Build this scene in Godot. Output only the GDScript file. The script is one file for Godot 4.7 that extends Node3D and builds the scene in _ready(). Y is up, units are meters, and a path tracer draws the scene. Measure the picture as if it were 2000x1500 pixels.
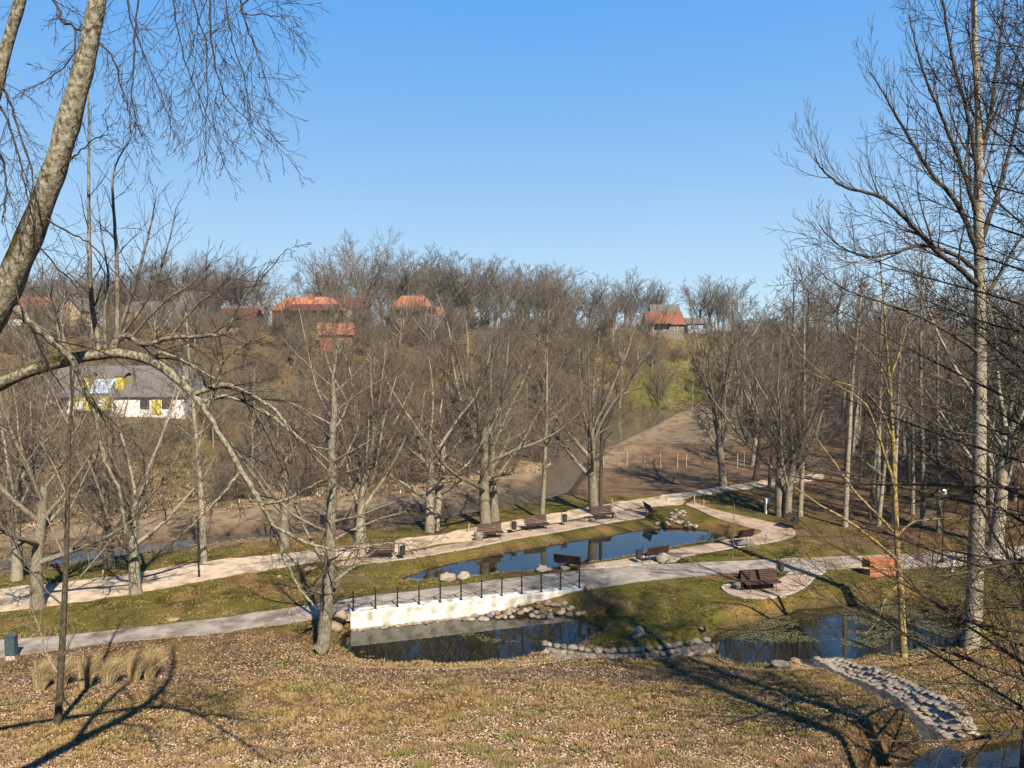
extends Node3D
# A park valley in early spring: ponds, paths and benches below a wooded slope, seen from the hill.
# World units are metres, y is up, the view runs along -z.

var LEFT_POND := PackedVector2Array([Vector2(-7.46, -32.89), Vector2(-7.61, -34.19), Vector2(-7.13, -35.07), Vector2(-4.83, -35.66), Vector2(-2.46, -36.26), Vector2(0, -36.68), Vector2(2.51, -37.04), Vector2(3.37, -36.89), Vector2(3.64, -35.79), Vector2(4.22, -35), Vector2(3.83, -34.19), Vector2(2.93, -33.24), Vector2(1.99, -32.56), Vector2(1.32, -32.33), Vector2(0.43, -31.74), Vector2(-1.07, -31.38), Vector2(-2.97, -31.22), Vector2(-5.11, -31.32), Vector2(-6.47, -31.74)])
var RIGHT_POND := PackedVector2Array([Vector2(8.68, -33.12), Vector2(9.28, -34.19), Vector2(10.19, -34.94), Vector2(11.66, -35.86), Vector2(13.79, -37.04), Vector2(15.91, -37.91), Vector2(18.21, -38.45), Vector2(20.14, -38.14), Vector2(21.03, -36.96), Vector2(21.34, -35.79), Vector2(20.71, -34.31), Vector2(18.63, -32.67), Vector2(16.91, -32.33), Vector2(14.9, -31.79), Vector2(12.96, -31.27), Vector2(11.94, -31.38), Vector2(10.56, -31.07), Vector2(9.5, -31.07), Vector2(8.75, -31.79)])
var UPPER_POND := PackedVector2Array([Vector2(-5.93, -41.4), Vector2(-4.66, -43.12), Vector2(-3.01, -44.55), Vector2(0, -46.65), Vector2(3.28, -48.7), Vector2(6.84, -50.8), Vector2(9.54, -52.5), Vector2(11.4, -52.94), Vector2(13.01, -52.21), Vector2(13.99, -50.67), Vector2(12.8, -49.34), Vector2(9.63, -47.6), Vector2(6.11, -45.3), Vector2(4.18, -44.24), Vector2(1.74, -43.02), Vector2(-1.14, -42.15), Vector2(-3.89, -41.13), Vector2(-5.53, -40.95)])
var CORNER_POND := PackedVector2Array([Vector2(10.26, -21.09), Vector2(11.82, -21.87), Vector2(13.06, -22.47), Vector2(13.4, -22.01), Vector2(14.4, -22.64), Vector2(15.68, -22.94), Vector2(18.33, -23.13), Vector2(17.22, -19.92), Vector2(8.96, -18.62)])
var RIVER := PackedVector2Array([Vector2(-42.48, -36.85), Vector2(-34.63, -39.33), Vector2(-29.66, -43.88), Vector2(-26.78, -45.03), Vector2(-23.74, -46.88), Vector2(-19.98, -49.35), Vector2(-15.38, -51.83), Vector2(-10.92, -54), Vector2(-5.72, -56.66), Vector2(-1.62, -60.29), Vector2(1.7, -63.23), Vector2(3.81, -66.69), Vector2(5.08, -72), Vector2(6.66, -79.41), Vector2(8.53, -89.64), Vector2(11.09, -100.39), Vector2(17.84, -115.95), Vector2(27.11, -138.97), Vector2(35.02, -158.92), Vector2(33.34, -166.46), Vector2(23.87, -155.4), Vector2(15.58, -137.16), Vector2(7.98, -106.52), Vector2(5.1, -92.82), Vector2(3.7, -83.54), Vector2(2.03, -75.66), Vector2(-.95, -70.53), Vector2(-4.41, -65.63), Vector2(-8.35, -62.1), Vector2(-11.96, -59.26), Vector2(-16.97, -57.29), Vector2(-22.06, -54.57), Vector2(-27.96, -51.83), Vector2(-32.99, -48.88), Vector2(-39.9, -45.43), Vector2(-48.98, -42.6)])
var ASPHALT := PackedVector2Array([Vector2(-24.34, -28.4), Vector2(-20.35, -29.96), Vector2(-18.42, -30.83), Vector2(-16.13, -31.69), Vector2(-13.18, -32.38), Vector2(-11.26, -33.21), Vector2(-9.24, -34.08), Vector2(-7.35, -35), Vector2(-2.47, -36.48), Vector2(3.63, -38.33), Vector2(5.29, -39.15), Vector2(8.14, -40.19), Vector2(11.1, -41.09), Vector2(12.29, -41.37), Vector2(15.79, -41.75), Vector2(19.82, -41.94), Vector2(24, -42.33), Vector2(26.01, -42.83), Vector2(29.45, -43.65), Vector2(36.63, -45.27), Vector2(39.52, -48.89), Vector2(31.61, -46.89), Vector2(29.58, -46.18), Vector2(25.64, -45.27), Vector2(21.11, -44.71), Vector2(16.65, -44.07), Vector2(11.7, -43.34), Vector2(7.79, -42.73), Vector2(4.24, -41.85), Vector2(0, -40.28), Vector2(-3.91, -38.57), Vector2(-7.54, -37.15), Vector2(-9.76, -36.05), Vector2(-12.87, -34.54), Vector2(-15.25, -33.58), Vector2(-16.82, -33.09), Vector2(-19.26, -32.26), Vector2(-21.54, -31.75), Vector2(-25.85, -30.21)])
var SAND := PackedVector2Array([Vector2(-28.36, -33.21), Vector2(-23.8, -35.14), Vector2(-21.6, -36.26), Vector2(-18.9, -37.77), Vector2(-16.38, -39.75), Vector2(-14.03, -41.56), Vector2(-11.62, -43.03), Vector2(-8.98, -44.39), Vector2(-6.75, -45.49), Vector2(-4.45, -47.13), Vector2(-2.6, -48.25), Vector2(0, -50.79), Vector2(3.6, -53.45), Vector2(7.59, -56.4), Vector2(10.25, -58.18), Vector2(13.35, -59.31), Vector2(14.3, -61.69), Vector2(21.3, -66.11), Vector2(28.23, -70.13), Vector2(29.33, -72.89), Vector2(22.17, -68.82), Vector2(14.84, -64.05), Vector2(10.7, -61.28), Vector2(8.02, -59.69), Vector2(3.79, -56.4), Vector2(0, -53.45), Vector2(-3.42, -50.79), Vector2(-5.01, -49.55), Vector2(-9.51, -47.01), Vector2(-13.4, -45.16), Vector2(-17.55, -43.34), Vector2(-20.81, -41.09), Vector2(-23.53, -39.58), Vector2(-26.02, -38.49), Vector2(-30.68, -35.98)])
var GRAVEL_FAR := PackedVector2Array([Vector2(-10.33, -42.53), Vector2(-8.13, -43.03), Vector2(-5.95, -44.07), Vector2(-4.26, -45.16), Vector2(-1.9, -46.89), Vector2(0, -48.38), Vector2(3.41, -50.65), Vector2(7.17, -53.3), Vector2(9.33, -54.4), Vector2(9.97, -55.72), Vector2(10.12, -57.46), Vector2(9.21, -57.1), Vector2(7.52, -55.89), Vector2(3.56, -52.84), Vector2(0, -50.1), Vector2(-2.58, -47.87), Vector2(-4.4, -46.65), Vector2(-6.39, -45.16), Vector2(-8.77, -44.07)])
var GRAVEL_NEAR := PackedVector2Array([Vector2(3.68, -41.94), Vector2(5.72, -42.33), Vector2(7.84, -43.03), Vector2(9.32, -43.44), Vector2(9.86, -44.28), Vector2(10.23, -44.61), Vector2(13.08, -46.18), Vector2(16, -47.5), Vector2(18.37, -49.42), Vector2(18.77, -51.65), Vector2(17.41, -53.92), Vector2(15.31, -56.92), Vector2(14.17, -59.89), Vector2(13.39, -58.93), Vector2(13.83, -57.46), Vector2(14.6, -54.24), Vector2(16.02, -51.5), Vector2(16.64, -50.65), Vector2(15.81, -49.42), Vector2(13.65, -48.25), Vector2(12.61, -47.5), Vector2(9.23, -45.61), Vector2(6.51, -43.86), Vector2(4.03, -42.63)])
var BENCH_PAD := PackedVector2Array([Vector2(10.76, -38.73), Vector2(11.43, -39.32), Vector2(13.31, -39.4), Vector2(14.54, -40.45), Vector2(15.4, -41.47), Vector2(16.88, -41.66), Vector2(17.17, -41.56), Vector2(16.05, -40.28), Vector2(15.15, -38.98), Vector2(13.77, -37.69), Vector2(12.29, -37.08), Vector2(11.31, -37.15), Vector2(10.83, -37.77)])
var DIRT_BAND := PackedVector2Array([Vector2(-7.88, -29), Vector2(-6.17, -29.28), Vector2(-1.96, -28.9), Vector2(1.97, -29), Vector2(5.84, -28.62), Vector2(9.01, -28.17), Vector2(9.27, -27.22), Vector2(5.46, -26.73), Vector2(1.84, -27.02), Vector2(-1.83, -26.9), Vector2(-6.44, -27.02)])
var WALL_LINE := PackedVector2Array([Vector2(-7.48, -34.94), Vector2(-7.14, -35.14), Vector2(-2.47, -36.48), Vector2(3.58, -38.41)])
var DAM := PackedVector2Array([Vector2(1.46, -31.64), Vector2(2.23, -31.33), Vector2(3.16, -31.02), Vector2(4.2, -30.92), Vector2(5.28, -31.07), Vector2(6.38, -31.33), Vector2(7.44, -31.75), Vector2(8.57, -32.19)])
var CHANNEL := PackedVector2Array([Vector2(12.09, -30.42), Vector2(12.52, -30.73), Vector2(12.92, -29.69), Vector2(13.47, -27.47), Vector2(13.89, -25.45), Vector2(14.2, -23.73), Vector2(13.48, -23.19), Vector2(13.19, -23.67), Vector2(12.9, -25.56), Vector2(12.63, -28.1)])
var RIVER_COURSE := PackedVector2Array([Vector2(-600, 39.71), Vector2(-45.72, 39.71), Vector2(-37.08, 42.17), Vector2(-31.23, 46.25), Vector2(-24.97, 49.35), Vector2(-21.02, 51.96), Vector2(-16.18, 54.57), Vector2(-11.45, 56.66), Vector2(-6.02, 59.6), Vector2(-.89, 66.05), Vector2(3, 72), Vector2(5.32, 80.95), Vector2(6.87, 91.6), Vector2(11.18, 104.4), Vector2(20.16, 125.67), Vector2(28.23, 145.71), Vector2(35.83, 162.61), Vector2(60, 172), Vector2(400, 180)])

var M := {}
var names := {}
var rng := RandomNumberGenerator.new()
var patchy := FastNoiseLite.new()
var rough := FastNoiseLite.new()

# ---------------------------------------------------------------- bookkeeping
func numbered(called: String) -> String:
	var n: int = names.get(called, 0)
	names[called] = n + 1
	return called if n == 0 else "%s_%03d" % [called, n]

func tag(o: Node, label: String, category: String, group := "", kind := "") -> Node:
	if label: o.set_meta("label", label)
	if category: o.set_meta("category", category)
	if group: o.set_meta("group", group)
	if kind: o.set_meta("kind", kind)
	return o

func thing(called: String, label: String, category: String, at := Vector3.ZERO, turn := 0.0, group := "") -> Node3D:
	var o := Node3D.new()
	o.name = numbered(called)
	add_child(o)
	o.position = at
	o.rotation.y = turn
	tag(o, label, category, group)
	return o

func part(called: String, mesh: Mesh, mat: Material, parent: Node, at := Vector3.ZERO) -> MeshInstance3D:
	var o := MeshInstance3D.new()
	o.name = called
	o.mesh = mesh
	if mat: o.material_override = mat
	parent.add_child(o, true)
	o.position = at
	return o

func structure(called: String, mesh: Mesh, mat: Material, at := Vector3.ZERO) -> MeshInstance3D:
	var o := part(numbered(called), mesh, mat, self, at)
	o.set_meta("kind", "structure")
	return o

# ---------------------------------------------------------------- mesh helpers
class Buf:
	var v := PackedVector3Array()
	var n := PackedVector3Array()
	var c := PackedColorArray()
	var i := PackedInt32Array()
	func mesh() -> ArrayMesh:
		var a := []
		a.resize(Mesh.ARRAY_MAX)
		a[Mesh.ARRAY_VERTEX] = v
		a[Mesh.ARRAY_NORMAL] = n
		if c.size() == v.size() and c.size() > 0: a[Mesh.ARRAY_COLOR] = c
		a[Mesh.ARRAY_INDEX] = i
		var m := ArrayMesh.new()
		if v.size() > 0: m.add_surface_from_arrays(Mesh.PRIMITIVE_TRIANGLES, a)
		return m
	func tri(a: Vector3, b: Vector3, d: Vector3) -> void:
		var k := v.size()
		var m := (d - a).cross(b - a).normalized()
		v.append(a); v.append(b); v.append(d)
		n.append(m); n.append(m); n.append(m)
		i.append(k); i.append(k + 1); i.append(k + 2)
	func quad(a: Vector3, b: Vector3, d: Vector3, e: Vector3) -> void:
		tri(a, b, d)
		tri(a, d, e)

func box_mesh(w: float, h: float, d: float) -> BoxMesh:
	var b := BoxMesh.new()
	b.size = Vector3(w, h, d)
	return b

# a box with chamfered long edges, its centre at the origin
func slat_mesh(w: float, h: float, d: float, e: float) -> ArrayMesh:
	var prof := [Vector2(-h / 2 + e, -d / 2), Vector2(h / 2 - e, -d / 2), Vector2(h / 2, -d / 2 + e), Vector2(h / 2, d / 2 - e), Vector2(h / 2 - e, d / 2), Vector2(-h / 2 + e, d / 2), Vector2(-h / 2, d / 2 - e), Vector2(-h / 2, -d / 2 + e)]
	var b := Buf.new()
	var x := w / 2
	for k in 8:
		var p: Vector2 = prof[k]
		var q: Vector2 = prof[(k + 1) % 8]
		b.quad(Vector3(-x, p.x, p.y), Vector3(-x, q.x, q.y), Vector3(x, q.x, q.y), Vector3(x, p.x, p.y))
	for k in range(1, 7):
		var p0: Vector2 = prof[0]
		var p1: Vector2 = prof[k]
		var p2: Vector2 = prof[k + 1]
		b.tri(Vector3(x, p0.x, p0.y), Vector3(x, p1.x, p1.y), Vector3(x, p2.x, p2.y))
		b.tri(Vector3(-x, p0.x, p0.y), Vector3(-x, p2.x, p2.y), Vector3(-x, p1.x, p1.y))
	return b.mesh()

var ring_c := {}
var ring_s := {}
func ring(sides: int) -> void:
	if ring_c.has(sides): return
	var a := PackedFloat32Array()
	var b := PackedFloat32Array()
	for k in sides:
		a.append(cos(TAU * k / sides))
		b.append(sin(TAU * k / sides))
	ring_c[sides] = a
	ring_s[sides] = b

func tube(b: Buf, pts: PackedVector3Array, rad: PackedFloat32Array, sides: int, lumps := 0.0) -> void:
	ring(sides)
	var cs: PackedFloat32Array = ring_c[sides]
	var sn: PackedFloat32Array = ring_s[sides]
	var count := pts.size()
	var first := b.v.size()
	var t := (pts[1] - pts[0]).normalized()
	var u := t.cross(Vector3(0.31, 0.17, 0.93)).normalized()
	for k in count:
		if k > 0 and k < count - 1: t = (pts[k + 1] - pts[k - 1]).normalized()
		elif k > 0: t = (pts[k] - pts[k - 1]).normalized()
		u = (u - t * u.dot(t)).normalized()
		var w := t.cross(u)
		var p := pts[k]
		var r := rad[k]
		for s in sides:
			var m := u * cs[s] + w * sn[s]
			if lumps > 0.0:
				var q := p + m * r
				b.v.append(p + m * (r * (1.0 + lumps * rough.get_noise_3d(q.x * 9.0, q.y * 9.0, q.z * 9.0))))
			else:
				b.v.append(p + m * r)
			b.n.append(m)
	for k in count - 1:
		var o := first + k * sides
		for s in sides:
			var e := (s + 1) % sides
			b.i.append(o + s); b.i.append(o + sides + s); b.i.append(o + e)
			b.i.append(o + e); b.i.append(o + sides + s); b.i.append(o + sides + e)

func rod(b: Buf, p: Vector3, q: Vector3, r: float, sides := 6, r2 := -1.0) -> void:
	tube(b, PackedVector3Array([p, q]), PackedFloat32Array([r, r if r2 < 0.0 else r2]), sides)

# a lathed shape: profile of (radius, height)
func lathe(prof: Array, sides := 16) -> ArrayMesh:
	var st := SurfaceTool.new()
	st.begin(Mesh.PRIMITIVE_TRIANGLES)
	st.set_smooth_group(-1)
	for k in prof.size() - 1:
		var a: Vector2 = prof[k]
		var c: Vector2 = prof[k + 1]
		for s in sides:
			var t0 := TAU * s / sides
			var t1 := TAU * (s + 1) / sides
			var p := Vector3(cos(t0) * a.x, a.y, sin(t0) * a.x)
			var q := Vector3(cos(t1) * a.x, a.y, sin(t1) * a.x)
			var m := Vector3(cos(t1) * c.x, c.y, sin(t1) * c.x)
			var n := Vector3(cos(t0) * c.x, c.y, sin(t0) * c.x)
			for w in [p, q, m, p, m, n]:
				st.add_vertex(w)
	st.generate_normals()
	return st.commit()

# ---------------------------------------------------------------- the lie of the land
func sm(a: float, b: float, x: float) -> float:
	var t := clampf((x - a) / (b - a), 0.0, 1.0)
	return t * t * (3.0 - 2.0 * t)

func river_at(x: float) -> float:
	for k in RIVER_COURSE.size() - 1:
		var q := RIVER_COURSE[k + 1]
		if x <= q.x:
			var p := RIVER_COURSE[k]
			return p.y + (q.y - p.y) * clampf((x - p.x) / (q.x - p.x), 0.0, 1.0)
	return RIVER_COURSE[RIVER_COURSE.size() - 1].y

func shore(poly: PackedVector2Array, x: float, z: float) -> float:
	var best := 1e9
	var n := poly.size()
	var at := Vector2(x, z)
	for k in n:
		var q := Geometry2D.get_closest_point_to_segment(at, poly[k], poly[(k + 1) % n])
		best = minf(best, q.distance_squared_to(at))
	best = sqrt(best)
	return -best if Geometry2D.is_point_in_polygon(at, poly) else best

func behind_wall(x: float, d: float) -> bool:
	var a := WALL_LINE[0]
	var b := WALL_LINE[WALL_LINE.size() - 1]
	return x > -8.4 and x < 4.3 and d > -(a.y + (b.y - a.y) * (x - a.x) / (b.x - a.x)) + 0.40

func base_height(x: float, d: float) -> float:
	var t := 31.0 - d - 0.2 * maxf(0.0, -x - 12.0)
	var h := 0.0
	if t > 0.0: h = 0.025 * t * t if t < 4.0 else 0.2 * (t - 2.0)
	if t > 13.0: h += 0.29 * (t - 13.0)
	if d < 40.0: return h
	var rc := river_at(x)
	h += -0.9 * sm(1.5, 9.0, d - 61.3 - 0.62 * maxf(0.0, x - 10.7)) * sm(4, 14, x) * (1.0 - sm(30, 44, x)) * clampf((rc + 8.0 - d) / 5.0, 0.0, 1.0)
	h += -1.2 * sm(rc - 2.5, rc + 2.5, d)
	var u := sm(-4, 24, x)
	var s := sm(0, 92.0 - 50.0 * u, d - rc - 16.0 + 12.0 * u)
	h += 16.8 * pow(s, 1.25)
	h += 0.9 * exp(-pow((d - 93.0 - 0.15 * x) / 3.0, 2.0)) * sm(12, 15, x) * (1.0 - sm(30, 34, x))
	return h

var carved := []
# [height, signed distance to the nearest shore]
func land(x: float, z: float) -> Vector2:
	var d := -z
	var h := base_height(x, d)
	var near := 99.0
	for c in carved:
		var box: Rect2 = c.box
		if not box.has_point(Vector2(x, z)): continue
		if c.wall and behind_wall(x, d): continue
		var s := shore(c.poly, x, z)
		near = minf(near, s)
		var wl: float = c.level - 0.03
		var bank: float = 2.7 if c.gentle and d < 33.0 else c.bank
		if s < 0.0: h = minf(h, wl - c.deep * minf(1.0, -s / 1.2))
		elif s < bank and h > wl: h = wl + (h - wl) * (sm(0, 1, s / bank) if bank < 2.5 else s / bank)
	if x > DAM[0].x and x < DAM[7].x and d > 30.0 and d < 35.0 and h > -0.68:
		var k := 0
		while k < 6 and x > DAM[k + 1].x: k += 1
		var off := d + lerpf(DAM[k].y, DAM[k + 1].y, (x - DAM[k].x) / (DAM[k + 1].x - DAM[k].x))
		var e := minf(1.0, minf((x - DAM[0].x) / 0.5, (DAM[7].x - x) / 0.5))
		var f := sm(-1.5, -0.45, off) * (1.0 - sm(0.12, 0.62, off)) * e
		h = lerpf(h, -0.68, f)
		if f > 0.7: near = minf(near, 0.2)
	if x > 10.8 and x < 15.4 and d > 21.5 and d < 32.5:
		var c := channel_at(d)
		var off := x - c.x
		var far := absf(off) - 0.42
		if far < 0.0:
			h = minf(h, c.y - 0.04)
			near = minf(near, 0.5)
		else: h = minf(h, lerpf(c.y - 0.04, maxf(h, c.y), sm(0, 1, far / (1.0 if off > 0.0 else 0.4))))
	return Vector2(h, near)

# middle of the stone channel at a given depth: (x, y of its bed)
func channel_at(d: float) -> Vector2:
	var t := clampf((31.4 - d) / 8.6, 0.0, 1.0)
	return Vector2(12.35 + 0.75 * t + 0.12 * sin(t * 5.0), lerpf(-0.74, 0.32, sm(0.0, 0.75, t)))

func ground_at(x: float, z: float) -> Vector3:
	return Vector3(x, land(x, z).x, z)

func inside(poly: PackedVector2Array, x: float, z: float) -> bool:
	return Geometry2D.is_point_in_polygon(Vector2(x, z), poly)

func paved(x: float, z: float) -> bool:
	if z < -75.0: return false
	for p in [ASPHALT, SAND, GRAVEL_FAR, GRAVEL_NEAR, BENCH_PAD, CHANNEL]:
		if inside(p, x, z): return true
	return false

# ---------------------------------------------------------------- materials
func tex(freq: float, seed_: int, stops: Array, kind := FastNoiseLite.TYPE_SIMPLEX_SMOOTH, size := 512, octaves := 4) -> NoiseTexture2D:
	var f := FastNoiseLite.new()
	f.noise_type = kind
	f.seed = seed_
	f.frequency = freq
	f.fractal_octaves = octaves
	if kind == FastNoiseLite.TYPE_CELLULAR:
		f.cellular_return_type = FastNoiseLite.RETURN_CELL_VALUE
	var g := Gradient.new()
	var o := PackedFloat32Array()
	var cs := PackedColorArray()
	for s in stops:
		o.append(s[0])
		cs.append(s[1])
	g.offsets = o
	g.colors = cs
	var t := NoiseTexture2D.new()
	t.width = size
	t.height = size
	t.seamless = true
	t.noise = f
	t.color_ramp = g
	return t

func bump(freq: float, seed_: int, size := 512) -> NoiseTexture2D:
	return tex(freq, seed_, [[0.0, Color.BLACK], [1.0, Color.WHITE]], FastNoiseLite.TYPE_SIMPLEX_SMOOTH, size, 5)

func grey(v: float) -> Color:
	return Color(v, v, v)

func lin(r: float, g: float, b: float) -> Color:
	return (Color(r, g, b) * 0.62).linear_to_srgb()

func mat(col: Color, texture: Texture2D = null, scale_ := 1.0, roughness := 0.9, height: Texture2D = null, relief := 1.0, world := false) -> StandardMaterial3D:
	var m := StandardMaterial3D.new()
	m.albedo_color = col
	m.roughness = roughness
	m.metallic_specular = 0.3
	m.cull_mode = BaseMaterial3D.CULL_DISABLED
	if texture:
		m.albedo_texture = texture
		m.uv1_triplanar = true
		m.uv1_world_triplanar = world
		m.uv1_scale = Vector3.ONE * scale_
	if height:
		m.heightmap_enabled = true
		m.heightmap_texture = height
		m.heightmap_scale = relief
		m.uv1_triplanar = true
		m.uv1_world_triplanar = world
		m.uv1_scale = Vector3.ONE * scale_
	return m

func make_materials() -> void:
	var W := Color.WHITE
	var grain := tex(0.02, 3, [[0.0, grey(0.55)], [0.35, grey(0.75)], [0.6, grey(0.92)], [1.0, W]], FastNoiseLite.TYPE_SIMPLEX_SMOOTH, 512, 5)
	var speck := tex(0.09, 5, [[0.0, grey(0.6)], [0.5, grey(0.85)], [1.0, W]], FastNoiseLite.TYPE_CELLULAR, 512, 1)
	var soil := tex(0.03, 9, [[0.0, Color(0.55, 0.5, 0.45)], [0.4, Color(0.8, 0.77, 0.72)], [0.65, Color(0.95, 0.93, 0.88)], [1.0, W]], FastNoiseLite.TYPE_SIMPLEX_SMOOTH, 1024, 6)
	var fine := bump(0.05, 21)
	M.ground = mat(W, soil, 0.3, 0.95, bump(0.06, 33, 1024), 4.0, true)
	M.ground.vertex_color_use_as_albedo = true
	M.ground.metallic_specular = 0.15
	var marks := tex(0.006, 93, [[0.0, Color(0.6, 0.57, 0.53)], [0.35, Color(0.86, 0.85, 0.83)], [0.55, W], [1.0, Color(0.93, 0.92, 0.9)]], FastNoiseLite.TYPE_SIMPLEX_SMOOTH, 1024, 8)
	marks.noise.fractal_gain = 0.62
	M.asphalt = mat(lin(0.385, 0.335, 0.29), tex(0.012, 15, [[0.0, grey(0.78)], [0.5, grey(0.92)], [1.0, W]], FastNoiseLite.TYPE_SIMPLEX_SMOOTH, 512, 6), 0.16, 0.9, fine, 0.6, true)
	M.sand = mat(lin(0.58, 0.475, 0.365), tex(0.014, 18, [[0.0, Color(0.84, 0.81, 0.77)], [0.5, Color(0.95, 0.94, 0.92)], [1.0, W]], FastNoiseLite.TYPE_SIMPLEX_SMOOTH, 512, 6), 0.2, 0.95, fine, 1.5, true)
	M.gravel = mat(lin(0.58, 0.455, 0.36), tex(0.11, 19, [[0.0, Color(0.6, 0.58, 0.58)], [0.5, Color(0.88, 0.85, 0.82)], [1.0, W]], FastNoiseLite.TYPE_CELLULAR, 512, 1), 0.7, 0.95, fine, 1.5, true)
	for m in [M.ground, M.asphalt, M.sand, M.gravel]:
		m.detail_enabled = true
		m.detail_blend_mode = BaseMaterial3D.BLEND_MODE_MUL
		m.detail_albedo = marks
		m.detail_uv_layer = BaseMaterial3D.DETAIL_UV_2
		m.uv2_triplanar = true
		m.uv2_world_triplanar = true
		m.uv2_scale = Vector3.ONE * 0.07
	M.kerb = mat(lin(0.55, 0.50, 0.43), grain, 1.0, 0.9)
	M.concrete = mat(lin(0.70, 0.68, 0.63), tex(0.008, 25, [[0.0, Color(0.6, 0.58, 0.54)], [0.4, Color(0.85, 0.84, 0.81)], [0.6, W], [1.0, W]], FastNoiseLite.TYPE_SIMPLEX_SMOOTH, 512, 6), 0.35, 0.85, fine, 0.3, true)
	M.iron = mat(lin(0.018, 0.017, 0.018), grain, 2.0, 0.5)
	M.iron.metallic_specular = 0.5
	M.steel = mat(lin(0.16, 0.165, 0.17), grain, 2.0, 0.45)
	M.steel.metallic = 0.6
	M.wood = mat(lin(0.07, 0.034, 0.026), tex(0.03, 27, [[0.0, grey(0.55)], [0.6, grey(0.9)], [1.0, W]]), 2.0, 0.6)
	M.stake = mat(lin(0.50, 0.36, 0.19), grain, 2.0, 0.85)
	M.orange_paint = mat(lin(0.62, 0.22, 0.08), grain, 2.0, 0.7)
	M.white_paint = mat(lin(0.95, 0.97, 0.99), grain, 1.0, 0.6)
	M.cabinet = mat(lin(0.075, 0.115, 0.135), grain, 1.0, 0.45)
	M.bark = mat(W, tex(0.018, 41, [[0.0, lin(0.13, 0.105, 0.08)], [0.38, lin(0.23, 0.195, 0.14)], [0.55, lin(0.33, 0.285, 0.21)], [0.7, lin(0.40, 0.37, 0.275)], [1.0, lin(0.46, 0.45, 0.355)]], FastNoiseLite.TYPE_SIMPLEX_SMOOTH, 512, 6), 0.55, 0.95, bump(0.03, 43), 1.3)
	M.bark_dark = mat(W, tex(0.02, 45, [[0.0, lin(0.03, 0.024, 0.018)], [0.45, lin(0.085, 0.068, 0.048)], [0.7, lin(0.16, 0.135, 0.10)], [1.0, lin(0.25, 0.24, 0.18)]], FastNoiseLite.TYPE_SIMPLEX_SMOOTH, 512, 6), 0.55, 0.95, bump(0.03, 46), 1.3)
	M.bark_pale = mat(W, tex(0.02, 47, [[0.0, lin(0.2, 0.165, 0.12)], [0.35, lin(0.36, 0.31, 0.23)], [0.6, lin(0.48, 0.43, 0.325)], [1.0, lin(0.6, 0.565, 0.45)]], FastNoiseLite.TYPE_SIMPLEX_SMOOTH, 512, 6), 0.6, 0.95, bump(0.03, 48), 1.0)
	M.lichen_bark = mat(W, tex(0.011, 51, [[0.0, lin(0.1, 0.08, 0.055)], [0.3, lin(0.22, 0.185, 0.13)], [0.42, lin(0.36, 0.32, 0.235)], [0.5, lin(0.5, 0.47, 0.37)], [0.65, lin(0.62, 0.6, 0.49)], [1.0, lin(0.68, 0.67, 0.58)]], FastNoiseLite.TYPE_SIMPLEX_SMOOTH, 1024, 7), 0.55, 0.95, bump(0.015, 51, 1024), 1.6)
	M.lichen_bark.vertex_color_use_as_albedo = true
	M.yellow_bark = mat(W, tex(0.02, 53, [[0.0, lin(0.10, 0.08, 0.055)], [0.42, lin(0.20, 0.165, 0.10)], [0.55, lin(0.27, 0.205, 0.09)], [0.64, lin(0.42, 0.285, 0.06)], [1.0, lin(0.52, 0.36, 0.08)]], FastNoiseLite.TYPE_SIMPLEX_SMOOTH, 512, 5), 0.5, 0.95)
	var crack := tex(0.035, 91, [[0.0, W], [0.55, grey(0.92)], [0.78, grey(0.74)], [1.0, grey(0.42)]], FastNoiseLite.TYPE_SIMPLEX_SMOOTH, 1024, 4)
	crack.noise.fractal_type = FastNoiseLite.FRACTAL_RIDGED
	for m in [M.bark, M.bark_dark, M.bark_pale, M.lichen_bark]:
		m.detail_enabled = true
		m.detail_blend_mode = BaseMaterial3D.BLEND_MODE_MUL
		m.detail_albedo = crack
	for m in [M.bark, M.bark_dark, M.bark_pale]: m.uv1_scale = Vector3(1.5, 0.42, 1.5)
	M.yellow_bark.uv1_scale = Vector3(0.9, 0.25, 0.9)
	M.lichen_bark.albedo_color = Color(0.84, 0.83, 0.8)
	M.lichen_bark.uv1_scale = Vector3(1.2, 0.8, 1.2)
	M.twig = mat(lin(0.23, 0.185, 0.135), grain, 0.8, 0.9)
	M.twig_red = mat(lin(0.19, 0.145, 0.11), grain, 0.8, 0.9)
	M.twig_dark = mat(lin(0.075, 0.058, 0.045), grain, 0.8, 0.9)
	M.twig_far = mat(lin(0.235, 0.195, 0.155), grain, 0.5, 0.9)
	M.twig_grey = mat(lin(0.33, 0.29, 0.22), grain, 0.8, 0.9)
	M.brush = mat(lin(0.28, 0.21, 0.145), grain, 0.5, 0.9)
	M.needles = mat(lin(0.03, 0.045, 0.025), grain, 0.5, 0.9)
	M.leaf = mat(W, null, 1.0, 0.8)
	M.leaf.vertex_color_use_as_albedo = true
	M.reed = mat(W, null, 1.0, 0.85)
	M.reed.vertex_color_use_as_albedo = true
	M.algae = mat(W, tex(0.03, 57, [[0.0, lin(0.06, 0.06, 0.025)], [0.5, lin(0.13, 0.12, 0.05)], [1.0, lin(0.2, 0.18, 0.085)]]), 0.4, 0.6, null, 1.0, true)
	M.water = StandardMaterial3D.new()
	M.water.transparency = BaseMaterial3D.TRANSPARENCY_ALPHA
	M.water.albedo_color = Color(0.04, 0.05, 0.035, 0.45)
	M.water.roughness = 0.03
	M.water.normal_enabled = true
	var ripple := tex(0.012, 61, [[0.0, Color.BLACK], [1.0, W]])
	ripple.color_ramp = null
	ripple.as_normal_map = true
	ripple.bump_strength = 1.2
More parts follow.
